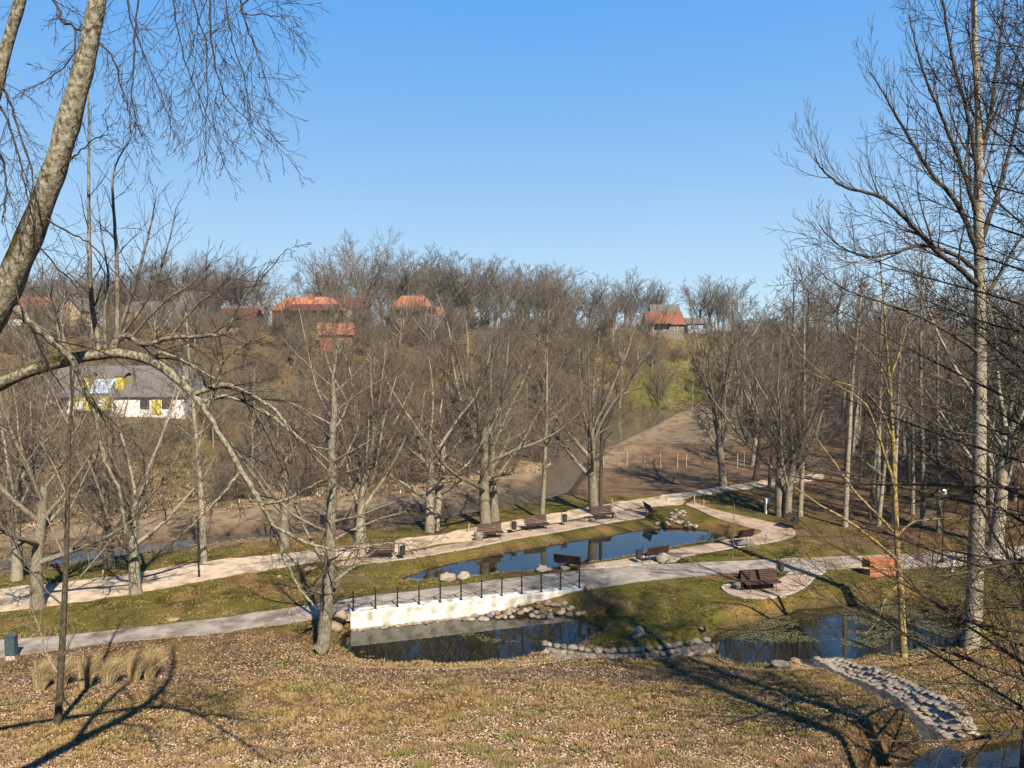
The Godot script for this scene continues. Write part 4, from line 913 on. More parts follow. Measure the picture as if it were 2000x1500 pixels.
func wood() -> void:
	var oaks := []
	for k in 4: oaks.append(tree_shape(200 + k, OAK, 15.0, 0.36, 4, 0.011, 1 if k < 3 else 2, 0.06))
	var maples := []
	for k in 3: maples.append(tree_shape(220 + k, MAPLE, 15.5, 0.36, 4, 0.011, 1 if k < 2 else 2, 0.07))
	var slender := []
	for k in 4: slender.append(tree_shape(240 + k, SLENDER, 16.0, 0.2, 4, 0.012, 1, 0.04))
	var poles := []
	for k in 4: poles.append(tree_shape(300 + k, POLE, 17.0, 0.19, 4, 0.012, 1, 0.04))
	var crowned := []
	for k in 4: crowned.append(tree_shape(260 + k, CROWNED, 19.0, 0.34, 4, 0.02, 1 if k != 2 else 2, 0.06))
	var shrubs := []
	for k in 3: shrubs.append(tree_shape(290 + k, SHRUB, 3.4, 0.026, 3, 0.011, 8, 0.5))
	# the row along the river and the ones that stand alone: [x, z, shape, bark, twigs, size, label]
	var row := [
		[Vector3(-22.44, 0, -35.83), oaks[0], M.bark, M.twig, 0.92, "thick tree on the lawn edge of the sand path, nearest the left frame edge"],
		[Vector3(-26.26, -.3, -40.18), maples[0], M.bark_pale, M.twig_red, 0.85, "pale tree on an earth mound by the river at far left"],
		[Vector3(-22.39, -.2, -42.13), oaks[1], M.bark, M.twig, 0.85, "tree at the water's edge between sand path and river, left of the lamp post"],
		[Vector3(-18.83, 0, -37.93), maples[1], M.bark_pale, M.twig, 0.85, "pale tree with yellow lichen foot standing in the sand path"],
		[Vector3(-17.58, -.1, -43.27), slender[0], M.bark_pale, M.twig, 0.95, "straight tree with orange scar behind the left lamp post"],
		[Vector3(-13.88, -.3, -46.35), oaks[2], M.bark, M.twig, 0.9, "grey tree by the river behind the gnarled pond tree"],
		[Vector3(-9.63, -.3, -48.26), maples[2], M.bark_pale, M.twig_red, 1.1, "forked pale tree by the river behind the leftmost bench"],
		[Vector3(-5.37, -.2, -50.76), oaks[3], M.bark_pale, M.twig, 0.95, "twin-stemmed tree with a dark collar on its trunk by the river"],
		[Vector3(-1.77, 0, -51.5), oaks[0], M.bark, M.twig, 1.12, "stout spreading tree behind the bench with two boulders"],
		[Vector3(-1.23, -.1, -53.72), maples[0], M.bark, M.twig, 1.05, "tree right behind the stout spreading one by the river"],
		[Vector3(2.1, 0, -53.92), slender[1], M.bark, M.twig, 0.98, "straight trunk behind the middle bench of the far row"],
		[Vector3(6.09, 0, -55.89), maples[1], M.bark, M.twig, 1.08, "mossy spreading tree behind the right bench of the far row"],
		[Vector3(6.78, -.1, -58.28), slender[2], M.bark_dark, M.twig, 0.8, "thinner trunk half hidden behind the mossy spreading tree"],
		[Vector3(18.51, -.3, -66.74), crowned[0], M.bark, M.twig, 1.06, "tall lone tree on the ploughed earth by the sand track"],
		[Vector3(22.25, -.2, -69.66), oaks[1], M.bark_dark, M.twig, 0.85, "crooked mossy tree between the lone tree and the wood"],
		[Vector3(19.55, 0, -54.72), maples[2], M.bark, M.twig, 1.05, "thick tree at the corner of the wood beside the white pillar"],
		[Vector3(29.84, 0, -46.89), maples[0], M.bark_pale, M.twig, 1.25, "pale forked tree behind the tall ash at the asphalt path"],
	]
	var turn := 0.0
	for r in row:
		var p: Vector3 = r[0]
		turn += 2.13
		plant("broadleaf_tree", r[5], "tree", r[1], r[2], r[3], ground_at(p.x, p.z), turn, Vector3.ONE * float(r[4]), "bare trees in the park")
	# the trees behind the viewer whose shadows fall across the slope
	for q in [[14.9, 6.0, 1.9, "slim bare tree on the viewer's hill just right of the frame"]]:
		plant("hillside_tree", q[3], "tree", poles[0] if q[0] > 0 else poles[2], M.bark, M.twig, ground_at(q[0], -q[1]), q[0], Vector3(q[2], 1.25, q[2]), "trees on the viewer's hill")
	# the wood on the right
	rng.seed = 31
	var placed := []
	var tries := 0
	while placed.size() < 165 and tries < 4000:
		tries += 1
		var d := rng.randf_range(47.0, 165.0)
		var x := rng.randf_range(17.0, 0.72 * d + 8.0)
		if x < 18.5 + 0.26 * maxf(0.0, d - 55.0) + rng.randf() * 4.0 and d < 125.0: continue
		if d > 90.0 and x < 34.0: continue
		if paved(x, -d) or paved(x + 0.6, -d) or paved(x, -d + 0.8): continue
		var ok := true
		for q in placed:
			if Vector2(x, d).distance_to(q) < 1.6 + d * 0.012: ok = false
		if ok: placed.append(Vector2(x, d))
	var labels := told_apart(placed, [[0.36, "of the wood, right of lone tree"], [0.44, "of the wood, left of yellow lichen tree"], [0.52, "of the wood, behind yellow lichen tree"], [0.6, "of the wood, left of tall ash"], [9.0, "of the wood, right of tall ash"]], [[62.0, "at the front "], [78.0, "near the front "], [100.0, "in the middle "], [125.0, "towards the back "], [999.0, "at the back "]], "bare tree")
	var at_ := -1
	for q in placed:
		at_ += 1
		var roll := rng.randf()
		var shape: Array = poles[rng.randi() % 4] if roll < 0.6 else slender[rng.randi() % 4] if roll < 0.8 else maples[rng.randi() % 3] if roll < 0.86 else crowned[rng.randi() % 4]
		var bark: Material = [M.bark_dark, M.bark, M.bark_pale][rng.randi() % 3]
		var s := rng.randf_range(0.75, 1.05)
		plant("woodland_tree", labels[at_], "tree", shape, bark, [M.twig, M.twig_red, M.twig_far][rng.randi() % 3], ground_at(q.x, -q.y), rng.randf() * TAU, Vector3(s, s * rng.randf_range(0.9, 1.1), s), "trees of the wood on the right")
	# trees on the far slope
	rng.seed = 32
	placed = []
	tries = 0
	while placed.size() < 104 and tries < 6000:
		tries += 1
		var x := rng.randf_range(-95.0, 62.0)
		var rc := river_at(x)
		var u := sm(-4, 24, x)
		var hb := rc + 16.0 - 12.0 * u
		var d := hb + rng.randf_range(-1.0, 84.0 - 44.0 * u)
		if absf(x) > 0.72 * d: continue
		# leave the views to the houses and the meadow open
		var px := x / d
		if px > -0.63 and px < -0.40 and d < 108.0 and d > 62.0: continue
		if px > 0.13 and px < 0.28 and d > 120.0 and rng.randf() < 0.75: continue
		if px > -0.33 and px < -0.08 and d > 112.0 and rng.randf() < 0.1: continue
		var ok := true
		for q in placed:
			if Vector2(x, d).distance_to(q) < 4.0: ok = false
		if ok: placed.append(Vector2(x, d))
	labels = told_apart(placed, [[-0.55, "slope at far left"], [-0.4, "slope around the yellow-panelled house"], [-0.27, "slope left of the brick ruin"], [-0.12, "slope below the orange roofs"], [0.0, "slope behind the stout spreading tree"], [0.12, "slope behind the mossy spreading tree"], [0.28, "green slope below the farmhouse"], [9.0, "slope right of the farmhouse"]], [[82.0, "at the foot of the "], [105.0, "low on the "], [130.0, "halfway up the "], [999.0, "high on the "]], "bare tree")
	at_ = -1
	for q in placed:
		at_ += 1
		var roll := rng.randf()
		var shape: Array = slender[rng.randi() % 4] if roll < 0.3 and q.y < 110.0 else oaks[rng.randi() % 4] if roll < 0.6 else maples[rng.randi() % 3]
		var s := rng.randf_range(0.5, 0.76)
		plant("slope_tree", labels[at_], "tree", shape, [M.bark, M.bark_pale, M.bark_dark][rng.randi() % 3], [M.twig_far, M.twig_red, M.twig][rng.randi() % 3], ground_at(q.x, -q.y), rng.randf() * TAU, Vector3.ONE * s, "trees on the slope across the river")
	# the skyline trees: [x over depth, depth, size]
	rng.seed = 33
	var sky_row := []
	for k in 108:
		var f := -0.70 + 1.42 * (k + rng.randf() * 0.9) / 108.0
		var gap := 0.0
		if f > -0.32 and f < -0.275: continue
		if f > 0.185 and f < 0.225: continue
		var d := rng.randf_range(172.0, 215.0) if f < 0.06 else rng.randf_range(222.0, 250.0) if f < 0.3 else rng.randf_range(160.0, 215.0)
		var s := rng.randf_range(0.9, 1.16)
		if f > -0.24 and f < 0.02: s *= 1.15
		if f > 0.04 and f < 0.2: s *= 0.95
		if f < -0.5: s *= 0.85
		sky_row.append([f, d, s])
	var spots2 := []
	for q in sky_row: spots2.append(Vector2(q[0] * q[1], q[1]))
	labels = told_apart(spots2, [[-0.6, "over the red-roofed house at far left"], [-0.5, "over the cream house"], [-0.41, "left of the tall grey roof"], [-0.34, "over the white house"], [-0.24, "over the brick ruin"], [-0.17, "over the dull brown roof"], [-0.08, "over the orange hipped roof"], [0.0, "over the stout spreading tree"], [0.08, "over the straight trunk"], [0.15, "over the mossy spreading tree"], [0.26, "over the farmhouse"], [0.36, "over the lone tree"], [0.5, "over the left part of the wood"], [9.0, "over the right part of the wood"]], [[185.0, "in front "], [205.0, "midway "], [999.0, "behind "]], "skyline tree")
	at_ = -1
	for q in sky_row:
		at_ += 1
		var shape: Array = crowned[rng.randi() % 4] if rng.randf() < 0.9 else maples[rng.randi() % 3]
		plant("skyline_tree", labels[at_], "tree", shape, M.bark, M.twig_far, ground_at(q[0] * q[1], -q[1]), rng.randf() * TAU, Vector3(q[2] * 1.3, q[2] * rng.randf_range(0.88, 1.08), q[2] * 1.3), "trees on the skyline")
	# two small dark firs
	for q in [[-0.512, 168.0, 0.55, "dark fir among bare trees on the skyline, left of the grey roof"], [-0.405, 172.0, 0.62, "dark fir on the skyline beside the grey roof"]]:
		fir(q[3], ground_at(q[0] * q[1], -q[1]), q[2])
	# undergrowth: one mass of thin stems
	rng.seed = 34
	var spots := []
	for k in 3000:
		var x := rng.randf_range(-105.0, 75.0)
		var rc := river_at(x)
		var u := sm(-4, 24, x)
		var hb := rc + 16.0 - 12.0 * u
		var d := hb + rng.randf_range(-2.0, 90.0 - 45.0 * u) * (0.4 if rng.randf() < 0.35 else 1.0)
		if absf(x) > 0.74 * d: continue
		var f := x / d
		if f > 0.1 and f < 0.31 and rng.randf() < (0.95 if d < hb + 22.0 else 0.78): continue
		if f > -0.63 and f < -0.395 and d < 96.0 and d > 66.0 and rng.randf() < 0.8: continue
		var dense := patchy.get_noise_2d(x * 6.0, d * 6.0)
		if dense < -0.12: continue
		spots.append(Vector3(x, d, rng.randf_range(0.6, 1.25)))
	for k in 1100:
		var d := rng.randf_range(88.0, 165.0)
		var x := rng.randf_range(20.0 + 0.26 * maxf(0.0, d - 55.0), 0.72 * d + 6.0)
		if patchy.get_noise_2d(x * 6.0, d * 6.0) < 0.0: continue
		if paved(x, -d): continue
		spots.append(Vector3(x, d, rng.randf_range(0.4, 0.9)))
	for v in 3:
		var joined := ArrayMesh.new()
		var st := SurfaceTool.new()
		st.begin(Mesh.PRIMITIVE_TRIANGLES)
		st.append_from(shrubs[v][0], 0, Transform3D.IDENTITY)
		st.append_from(shrubs[v][1], 0, Transform3D.IDENTITY)
		joined = st.commit()
		var mm := MultiMesh.new()
		mm.transform_format = MultiMesh.TRANSFORM_3D
		mm.mesh = joined
		var mine := []
		for k in range(v, spots.size(), 3): mine.append(spots[k])
		mm.instance_count = mine.size()
		for k in mine.size():
			var q: Vector3 = mine[k]
			var bs := Basis(Vector3.UP, rng.randf() * TAU).scaled(Vector3(q.z, q.z * rng.randf_range(0.8, 1.3), q.z))
			mm.set_instance_transform(k, Transform3D(bs, ground_at(q.x, -q.y)))
		var o := MultiMeshInstance3D.new()
		o.name = numbered("undergrowth")
		o.multimesh = mm
		o.material_override = [M.brush, M.twig_far, M.twig_red][v]
		add_child(o)
		tag(o, ["brown leafless scrub covering the slope across the river", "greyish leafless brush mixed into the slope scrub", "reddish thin saplings mixed into the slope scrub"][v], "undergrowth", "", "stuff")

func fir(label: String, at: Vector3, s: float) -> void:
	var t := thing("fir_tree", label, "tree", at, 0.0, "dark firs on the skyline")
	t.scale = Vector3.ONE * s
	var b := Buf.new()
	rod(b, Vector3(0, -0.3, 0), Vector3(0, 17, 0), 0.25, 7, 0.03)
	part("trunk", b.mesh(), M.bark_dark, t)
	b = Buf.new()
	rng.seed = 99
	for k in 900:
		var f := rng.randf()
		var y := 1.5 + 15.0 * f
		var reach := (1.0 - f) * 3.4 * rng.randf_range(0.5, 1.0) + 0.25
		var az := rng.randf() * TAU
		var o := Vector3(cos(az), -0.3, sin(az))
		var w := o.cross(Vector3.UP).normalized() * 0.16
		var p := Vector3(0, y, 0)
		b.quad(p + w * 0.3, p + o * reach * 0.6 + w, p + o * reach, p + o * reach * 0.6 - w)
	part("crown", b.mesh(), M.needles, t)

# ---------------------------------------------------------------- stones
var stones := []
func rock_mesh(seed_: int, flat := 0.75, edgy := 0.32) -> ArrayMesh:
	var f := FastNoiseLite.new()
	f.seed = seed_
	f.frequency = 0.55
	f.fractal_octaves = 3
	var r := RandomNumberGenerator.new()
	r.seed = seed_
	var cuts := []
	for k in 7: cuts.append([Vector3(r.randf_range(-1, 1), r.randf_range(-0.6, 1), r.randf_range(-1, 1)).normalized(), r.randf_range(0.72, 0.95)])
	var b := Buf.new()
	var nu := 14
	var nv := 9
	for j in nv + 1:
		var lat := PI * j / nv
		for k in nu:
			var lon := TAU * k / nu
			var p := Vector3(sin(lat) * cos(lon), cos(lat), sin(lat) * sin(lon))
			p *= 1.0 + edgy * f.get_noise_3d(p.x * 2.0, p.y * 2.0, p.z * 2.0)
			for c in cuts:
				var over: float = p.dot(c[0]) - c[1]
				if over > 0.0: p -= c[0] * over * 0.85
			p.y *= flat
			b.v.append(p)
	b.n.resize(b.v.size())
	for j in nv:
		for k in nu:
			var o := j * nu + k
			var e := j * nu + (k + 1) % nu
			for tri in [[o, e, e + nu], [o, e + nu, o + nu]]:
				var m := (b.v[tri[2]] - b.v[tri[0]]).cross(b.v[tri[1]] - b.v[tri[0]])
				if m.length() < 1e-6: continue
				if m.dot(b.v[tri[0]] + b.v[tri[1]] + b.v[tri[2]]) < 0.0:
					m = -m
					tri = [tri[0], tri[2], tri[1]]
				for q in tri:
					b.i.append(q)
					b.n[q] += m
	for k in b.n.size(): b.n[k] = b.n[k].normalized()
	return b.mesh()

func stone(parent: Node, at: Vector3, size: Vector3, m: Material) -> void:
	var o := part("stone", stones[rng.randi() % stones.size()], m, parent, at)
	o.basis = Basis.from_euler(Vector3(rng.randf_range(-0.2, 0.2), rng.randf() * TAU, rng.randf_range(-0.2, 0.2))).scaled_local(size)

func any_rock() -> Material:
	return M.rocks[rng.randi() % M.rocks.size()]

func boulder(label: String, at: Vector3, size: Vector3, m: Material, turn := 0.0, seed_ := 900) -> void:
	var t := part(numbered("boulder"), rock_mesh(seed_, 0.8, 0.9), m, self, at)
	t.rotation.y = turn
	t.scale = size * 0.88
	tag(t, label, "boulder", "boulders around the ponds")

func build_stonework() -> void:
	for k in 9: stones.append(rock_mesh(500 + k))
	# the white wall and its chain fence
	var a := Vector3(WALL_LINE[0].x, 0, WALL_LINE[0].y)
	var e := Vector3(WALL_LINE[WALL_LINE.size() - 1].x, 0, WALL_LINE[WALL_LINE.size() - 1].y)
	var along := (e - a).normalized()
	var back := Vector3.UP.cross(along) * -1.0
	if back.z > 0.0: back = -back
	a -= back * 0.14
	e -= back * 0.14
	var wall := thing("retaining_wall", "low white concrete wall holding the asphalt path above the pond", "wall", a)
	var b := Buf.new()
	var length := (e - a).length()
	var ch := 0.025
	var prof := [Vector2(0, -1.6), Vector2(0, 0.1 - ch), Vector2(ch, 0.1), Vector2(0.6 - ch, 0.1), Vector2(0.6, 0.1 - ch), Vector2(0.6, -1.6)]
	for k in prof.size() - 1:
		var p: Vector2 = prof[k]
		var q: Vector2 = prof[k + 1]
		var p3 := back * p.x + Vector3(0, p.y, 0)
		var q3 := back * q.x + Vector3(0, q.y, 0)
		b.quad(p3, q3, q3 + along * length, p3 + along * length)
	for k in range(1, prof.size() - 1):
		for x in [0.0, length]:
			var p0: Vector2 = prof[0]
			var p1: Vector2 = prof[k]
			var p2: Vector2 = prof[k + 1]
			b.tri(back * p0.x + Vector3(0, p0.y, 0) + along * x, back * p1.x + Vector3(0, p1.y, 0) + along * x, back * p2.x + Vector3(0, p2.y, 0) + along * x)
	part("wall_body", b.mesh(), M.concrete, wall)
	var fence := thing("chain_fence", "row of black iron posts with two hanging chains along the white wall", "fence", a + back * 0.2 + Vector3(0, 0.1, 0))
	var post := lathe([Vector2(0.0, 0.0), Vector2(0.075, 0.0), Vector2(0.075, 0.025), Vector2(0.04, 0.03), Vector2(0.036, 0.90), Vector2(0.046, 0.91), Vector2(0.046, 0.935), Vector2(0.03, 0.955), Vector2(0.0, 0.965)], 12)
	var posts := 12
	for k in posts:
		part("post", post, M.iron, fence, along * (0.15 + (length - 0.3) * k / (posts - 1)))
	var gate := part("post", post, M.iron, fence, along * -1.0 + Vector3(0, -0.08, 0))
	var span := (length - 0.3) / (posts - 1)
	for k in range(-1, posts - 1):
		for y in [0.86, 0.45]:
			var w := Buf.new()
			var p := along * (0.15 + span * k) if k >= 0 else along * -1.0 + Vector3(0, -0.08, 0)
			var q := along * (0.15 + span * (k + 1))
			var pts := PackedVector3Array()
			var rad := PackedFloat32Array()
			for j in 25:
				var f := j / 24.0
				pts.append(p.lerp(q, f) + Vector3(0, y - 0.17 * 4.0 * f * (1.0 - f), 0))
				rad.append(0.011 if j % 2 else 0.017)
			tube(w, pts, rad, 5)
			part("chain", w.mesh(), M.iron, fence)
	# stones piled against the foot of the wall
	rng.seed = 51
	var heap := thing("stone_heap", "rounded field stones piled along the foot of the white wall", "stones", a)
	for k in 130:
		var f := (k + rng.randf()) / 130.0
		var thick := 0.18 + 1.05 * sm(0.35, 0.8, f)
		var o := rng.randf() * thick
		var size := rng.randf_range(0.07, 0.12) if f < 0.45 else rng.randf_range(0.09, 0.19)
		var p := along * length * f - back * (0.02 + o)
		var top := -0.70 + 0.38 * sm(0.45, 0.8, f) * (1.0 - o / thick)
		stone(heap, p + Vector3(0, top, 0), Vector3(1.15, 0.85, 1.0) * size, any_rock())
	for q in [[0.0, -0.42, 0.32], [0.25, -0.95, 0.36]]:
		stone(heap, -along * (0.45 + q[0]) - back * 0.25 + Vector3(0, q[1] + 0.55, 0), Vector3(1.1, 1.0, 1.0) * q[2], M.rocks[5])
	# the stone dam between the two ponds
	rng.seed = 52
	var line := []
	for p in DAM: line.append(Vector3(p.x, -0.6, p.y))
	var dam := thing("stone_edging", "curved row of rounded stones set in mortar between the two ponds", "edging", line[0])
	var sl := smooth_line(line, 6)
	var total := 0.0
	for k in sl.size() - 1: total += sl[k].distance_to(sl[k + 1])
	var bedding := Buf.new()
	var pts2 := PackedVector3Array()
	var rad2 := PackedFloat32Array()
	for p in sl:
		pts2.append(p - line[0] + Vector3(0, -0.1, -0.34))
		rad2.append(0.34)
	tube(bedding, pts2, rad2, 10)
	part("mortar", bedding.mesh(), M.mortar, dam)
	var run := 0.0
	var row_step := 0.36
	while run < total:
		var f := run / total * (sl.size() - 1)
		var i := mini(int(f), sl.size() - 2)
		var p: Vector3 = sl[i].lerp(sl[i + 1], f - i) - line[0]
		for r in 3:
			if rng.randf() < 0.07: continue
			var s := rng.randf_range(0.15, 0.22)
			stone(dam, p + Vector3(rng.randf_range(-0.08, 0.08) + 0.14 * (r % 2), -0.02 + 0.18 * r, 0.0 - 0.20 * r + rng.randf_range(-0.04, 0.04)), Vector3(1.15, 0.8, 0.95) * s, M.rocks[[0, 1, 3, 2, 0, 3][rng.randi() % 6]])
		run += row_step
	# the stone-lined channel that feeds the right pond
	rng.seed = 53
	var L := PackedVector3Array()
	for k in 26:
		var d := 31.6 - 8.7 * k / 25.0
		var c := channel_at(d)
		L.append(Vector3(c.x, c.y, -d))
	var bed := Buf.new()
	for k in L.size() - 1:
		var p := L[k]
		var q := L[k + 1]
		var o := Vector3(0.45, 0, 0)
		bed.quad(p - o + Vector3(0, 0.05, 0), q - o + Vector3(0, 0.05, 0), q + Vector3(0, 0.02, 0), p + Vector3(0, 0.02, 0))
		bed.quad(p + Vector3(0, 0.02, 0), q + Vector3(0, 0.02, 0), q + o + Vector3(0, 0.05, 0), p + o + Vector3(0, 0.05, 0))
	structure("channel_bed", bed.mesh(), M.channel_bed)
	for side in [-1.0, 1.0]:
		var rim := thing("stone_lining", "broad sunlit stone lining on the right bank of the channel" if side > 0 else "narrow stone rim on the left bank of the channel", "stonework", L[0])
		var mb := Buf.new()
		var lo := 0.40
		var hi := 1.32 if side > 0 else 0.68
		for k in L.size() - 1:
			for r in 4:
				var q := []
				for e2 in [[k, r], [k + 1, r], [k + 1, r + 1], [k, r + 1]]:
					var at: Vector3 = L[e2[0]] + Vector3(side * lerpf(lo, hi, e2[1] / 4.0), 0, 0)
					at.y = maxf(land(at.x, at.z).x, L[e2[0]].y) + 0.04
					q.append(at - L[0])
				if side > 0: mb.quad(q[0], q[1], q[2], q[3])
				else: mb.quad(q[0], q[3], q[2], q[1])
		part("mortar", mb.mesh(), M.pale_mortar, rim)
		var many := 116 if side > 0 else 34
		for k in many:
			var f := (k + rng.randf_range(0.2, 0.8)) / many * (L.size() - 1)
			var i := mini(int(f), L.size() - 2)
			var p: Vector3 = L[i].lerp(L[i + 1], f - i)
			var off := 0.50 + 0.235 * ((k * 3) % 4) + rng.randf_range(-0.08, 0.08) if side > 0 else 0.52 + rng.randf_range(-0.05, 0.08)
			var at := p + Vector3(side * off, 0, 0)
			at.y = maxf(land(at.x, at.z).x, p.y) + 0.035
			stone(rim, at - L[0], (Vector3(1.0, 0.5, 1.0) * rng.randf_range(0.1, 0.2)) if side > 0 else (Vector3(0.8, 0.5, 1.5) * rng.randf_range(0.1, 0.16)), M.pale_rock if rng.randf() < 0.4 else M.rocks[[0, 3, 5][rng.randi() % 3]])
	# broken stones around the inlet of the upper pond
	rng.seed = 54
	var inlet := thing("inlet_stones", "pale broken stones around the little inlet of the upper pond", "stones", Vector3(11.43, 0, -53.92))
	for q in pts_of([Vector3(12.25, 0, -56.92), Vector3(12.29, 0, -55.89), Vector3(12.63, 0, -56.4), Vector3(11.92, 0, -55.05), Vector3(12.08, 0, -54.4), Vector3(12.4, 0, -55.05), Vector3(12.7, 0, -55.89), Vector3(11.23, -.02, -53.86), Vector3(11.48, -.12, -53.64), Vector3(11.73, -.15, -53.48), Vector3(12.02, -.08, -53.5), Vector3(12.3, -.11, -53.31), Vector3(12.5, -.19, -53.04), Vector3(10.79, -.15, -53.45), Vector3(10.97, -.25, -53.28), Vector3(10.18, -.17, -53.25), Vector3(12.21, -.26, -53.03), Vector3(12.72, -.27, -52.77), Vector3(11.69, 0, -55.72), Vector3(11.56, 0, -54.4)]):
		var s := rng.randf_range(0.12, 0.24)
		stone(inlet, q - inlet.position + Vector3(0, s * 0.3, 0), Vector3(1.2, 0.8, 1.0) * s, M.pale_rock if rng.randf() < 0.6 else M.rocks[3])
	# single boulders: label, place, size, material
	boulder("rough pinkish-white rock at the near shore of the upper pond, left of the gap", Vector3(-3.46, 0, -40.01) + Vector3(0, 0.1, 0), Vector3(0.55, 0.42, 0.36), M.pale_rock, 0.4, 901)
	boulder("rough pinkish-white rock at the near shore of the upper pond, right of the gap", Vector3(-2.51, 0, -40.45) + Vector3(0, 0.1, 0), Vector3(0.5, 0.38, 0.36), M.pale_rock, 1.4, 902)
	boulder("small white stone just left of the two pinkish rocks", Vector3(-4.28, -.72, -42.5) + Vector3(0, 0.03, 0), Vector3(0.2, 0.12, 0.15), M.pale_rock, 0.4, 903)
	boulder("long flat grey boulder on the grass strip behind the chain fence", Vector3(1.68, 0, -41.47) + Vector3(0, 0.12, 0), Vector3(0.58, 0.3, 0.36), M.mossy_rock, 0.2, 904)
	boulder("pink boulder beneath the backless-looking bench by the upper pond", Vector3(2.97, 0, -41.85) + Vector3(0, 0.12, 0), Vector3(0.42, 0.3, 0.3), M.pale_rock, 0.2, 905)
	boulder("large rounded boulder behind the bench with a bin by the upper pond", Vector3(8.6, 0, -43.34) + Vector3(0, 0.25, 0), Vector3(0.56, 0.48, 0.42), M.mossy_rock, 0.2, 906)
	boulder("tall grey boulder at the left end of the boulder-flanked bench", Vector3(-2.13, 0, -48) + Vector3(0, 0.25, 0), Vector3(0.34, 0.55, 0.3), M.rocks[1], 0.2, 907)
	boulder("low flat boulder at the right end of the boulder-flanked bench", Vector3(-.46, 0, -49.16) + Vector3(0, 0.12, 0), Vector3(0.36, 0.24, 0.26), M.mossy_rock, 0.2, 908)
	boulder("light boulder at the left end of the right far-row bench", Vector3(5.58, 0, -53.14) + Vector3(0, 0.16, 0), Vector3(0.25, 0.28, 0.25), M.rocks[1], 0.2, 909)
	boulder("grey boulder at the right end of the right far-row bench", Vector3(7.3, 0, -54.24) + Vector3(0, 0.2, 0), Vector3(0.27, 0.36, 0.25), M.mossy_rock, 0.2, 910)
	boulder("round tan boulder at the right end of the white wall", Vector3(3.9, 0, -38.41) + Vector3(0, 0.12, 0), Vector3(0.32, 0.26, 0.28), M.rocks[0], 0.2, 911)
	boulder("angular grey boulder lying on the grass between the two ponds", Vector3(5.43, -.09, -32.43) + Vector3(0, 0.15, 0), Vector3(0.42, 0.3, 0.34), M.mossy_rock, 0.5, 912)
	boulder("dark boulder under the big bench on the gravel pad", Vector3(11.55, 0, -38.57) + Vector3(0, 0.2, 0), Vector3(0.36, 0.34, 0.36), M.rocks[4], 0.5, 913)
	boulder("dark boulder behind the slatted bench near the wood", Vector3(14.38, 0, -46.89) + Vector3(0, 0.15, 0), Vector3(0.7, 0.36, 0.4), M.rocks[4], 0.2, 914)
	boulder("pale stone at the sand path edge behind the gnarled tree", Vector3(-11.16, 0, -41.85) + Vector3(0, 0.06, 0), Vector3(0.4, 0.14, 0.25), M.pale_rock, 0.2, 915)
	boulder("small pale stone on the lawn left of the gnarled tree", Vector3(-12.46, 0, -40.54) + Vector3(0, 0.03, 0), Vector3(0.14, 0.1, 0.12), M.pale_rock, 0.2, 916)
	boulder("flat pale stone beside the asphalt path at left", Vector3(-15.24, 0, -34.08) + Vector3(0, 0.04, 0), Vector3(0.3, 0.1, 0.16), M.pale_rock, 0.2, 917)
	boulder("white stone where the dam meets the left pond", Vector3(1.43, -.6, -31.81) + Vector3(0, 0.06, 0), Vector3(0.3, 0.18, 0.22), M.pale_rock, 0.2, 918)
	boulder("flat stone beside the foot of the yellow lichen tree", Vector3(18.6, -1.43, -34.24) + Vector3(0, 0.02, 0), Vector3(0.42, 0.12, 0.26), M.pale_rock, 0.2, 919)

func pts_of(a: Array) -> Array:
	return a

# ---------------------------------------------------------------- furniture
func bench(called: String, label: String, at: Vector3, turn: float, width: float, slats := 5) -> Node3D:
	var t := thing(called, label, "bench", at, turn, "brown slatted benches")
	var slat := slat_mesh(width, 0.085, 0.035, 0.006)
	# side profile: seat front edge at +z, back leans to -z
	var seat := [Vector2(0.24, 0.40), Vector2(0.135, 0.425), Vector2(0.03, 0.425), Vector2(-0.075, 0.415), Vector2(-0.175, 0.42)]
	var rest := [Vector2(-0.235, 0.50), Vector2(-0.265, 0.595), Vector2(-0.295, 0.69), Vector2(-0.325, 0.785), Vector2(-0.36, 0.875)]
	for p in seat:
		var o := part("seat_slat", slat, M.wood, t, Vector3(0, p.y, p.x))
		o.rotation.x = PI / 2 + (0.25 if p.x > 0.2 else 0.0)
	for p in rest:
		var o := part("back_slat", slat, M.wood, t, Vector3(0, p.y, p.x))
		o.rotation.x = -0.32
	for x in [-width * 0.36, width * 0.36]:
		var b := Buf.new()
		var spine := smooth_line([Vector3(x, 0.38, 0.22), Vector3(x, 0.395, 0.0), Vector3(x, 0.385, -0.17), Vector3(x, 0.48, -0.262), Vector3(x, 0.68, -0.325), Vector3(x, 0.88, -0.395)], 4)
		var rad := PackedFloat32Array()
		for k in spine.size(): rad.append(0.017)
		tube(b, spine, rad, 6)
		tube(b, smooth_line([Vector3(x, 0.385, 0.14), Vector3(x, 0.2, 0.18), Vector3(x, 0.0, 0.24)], 3), PackedFloat32Array([0.02, 0.02, 0.02, 0.02, 0.02, 0.02, 0.022]), 6)
		tube(b, smooth_line([Vector3(x, 0.385, -0.12), Vector3(x, 0.2, -0.2), Vector3(x, 0.0, -0.32)], 3), PackedFloat32Array([0.02, 0.02, 0.02, 0.02, 0.02, 0.02, 0.022]), 6)
		part("leg_frame", b.mesh(), M.iron, t)
	return t

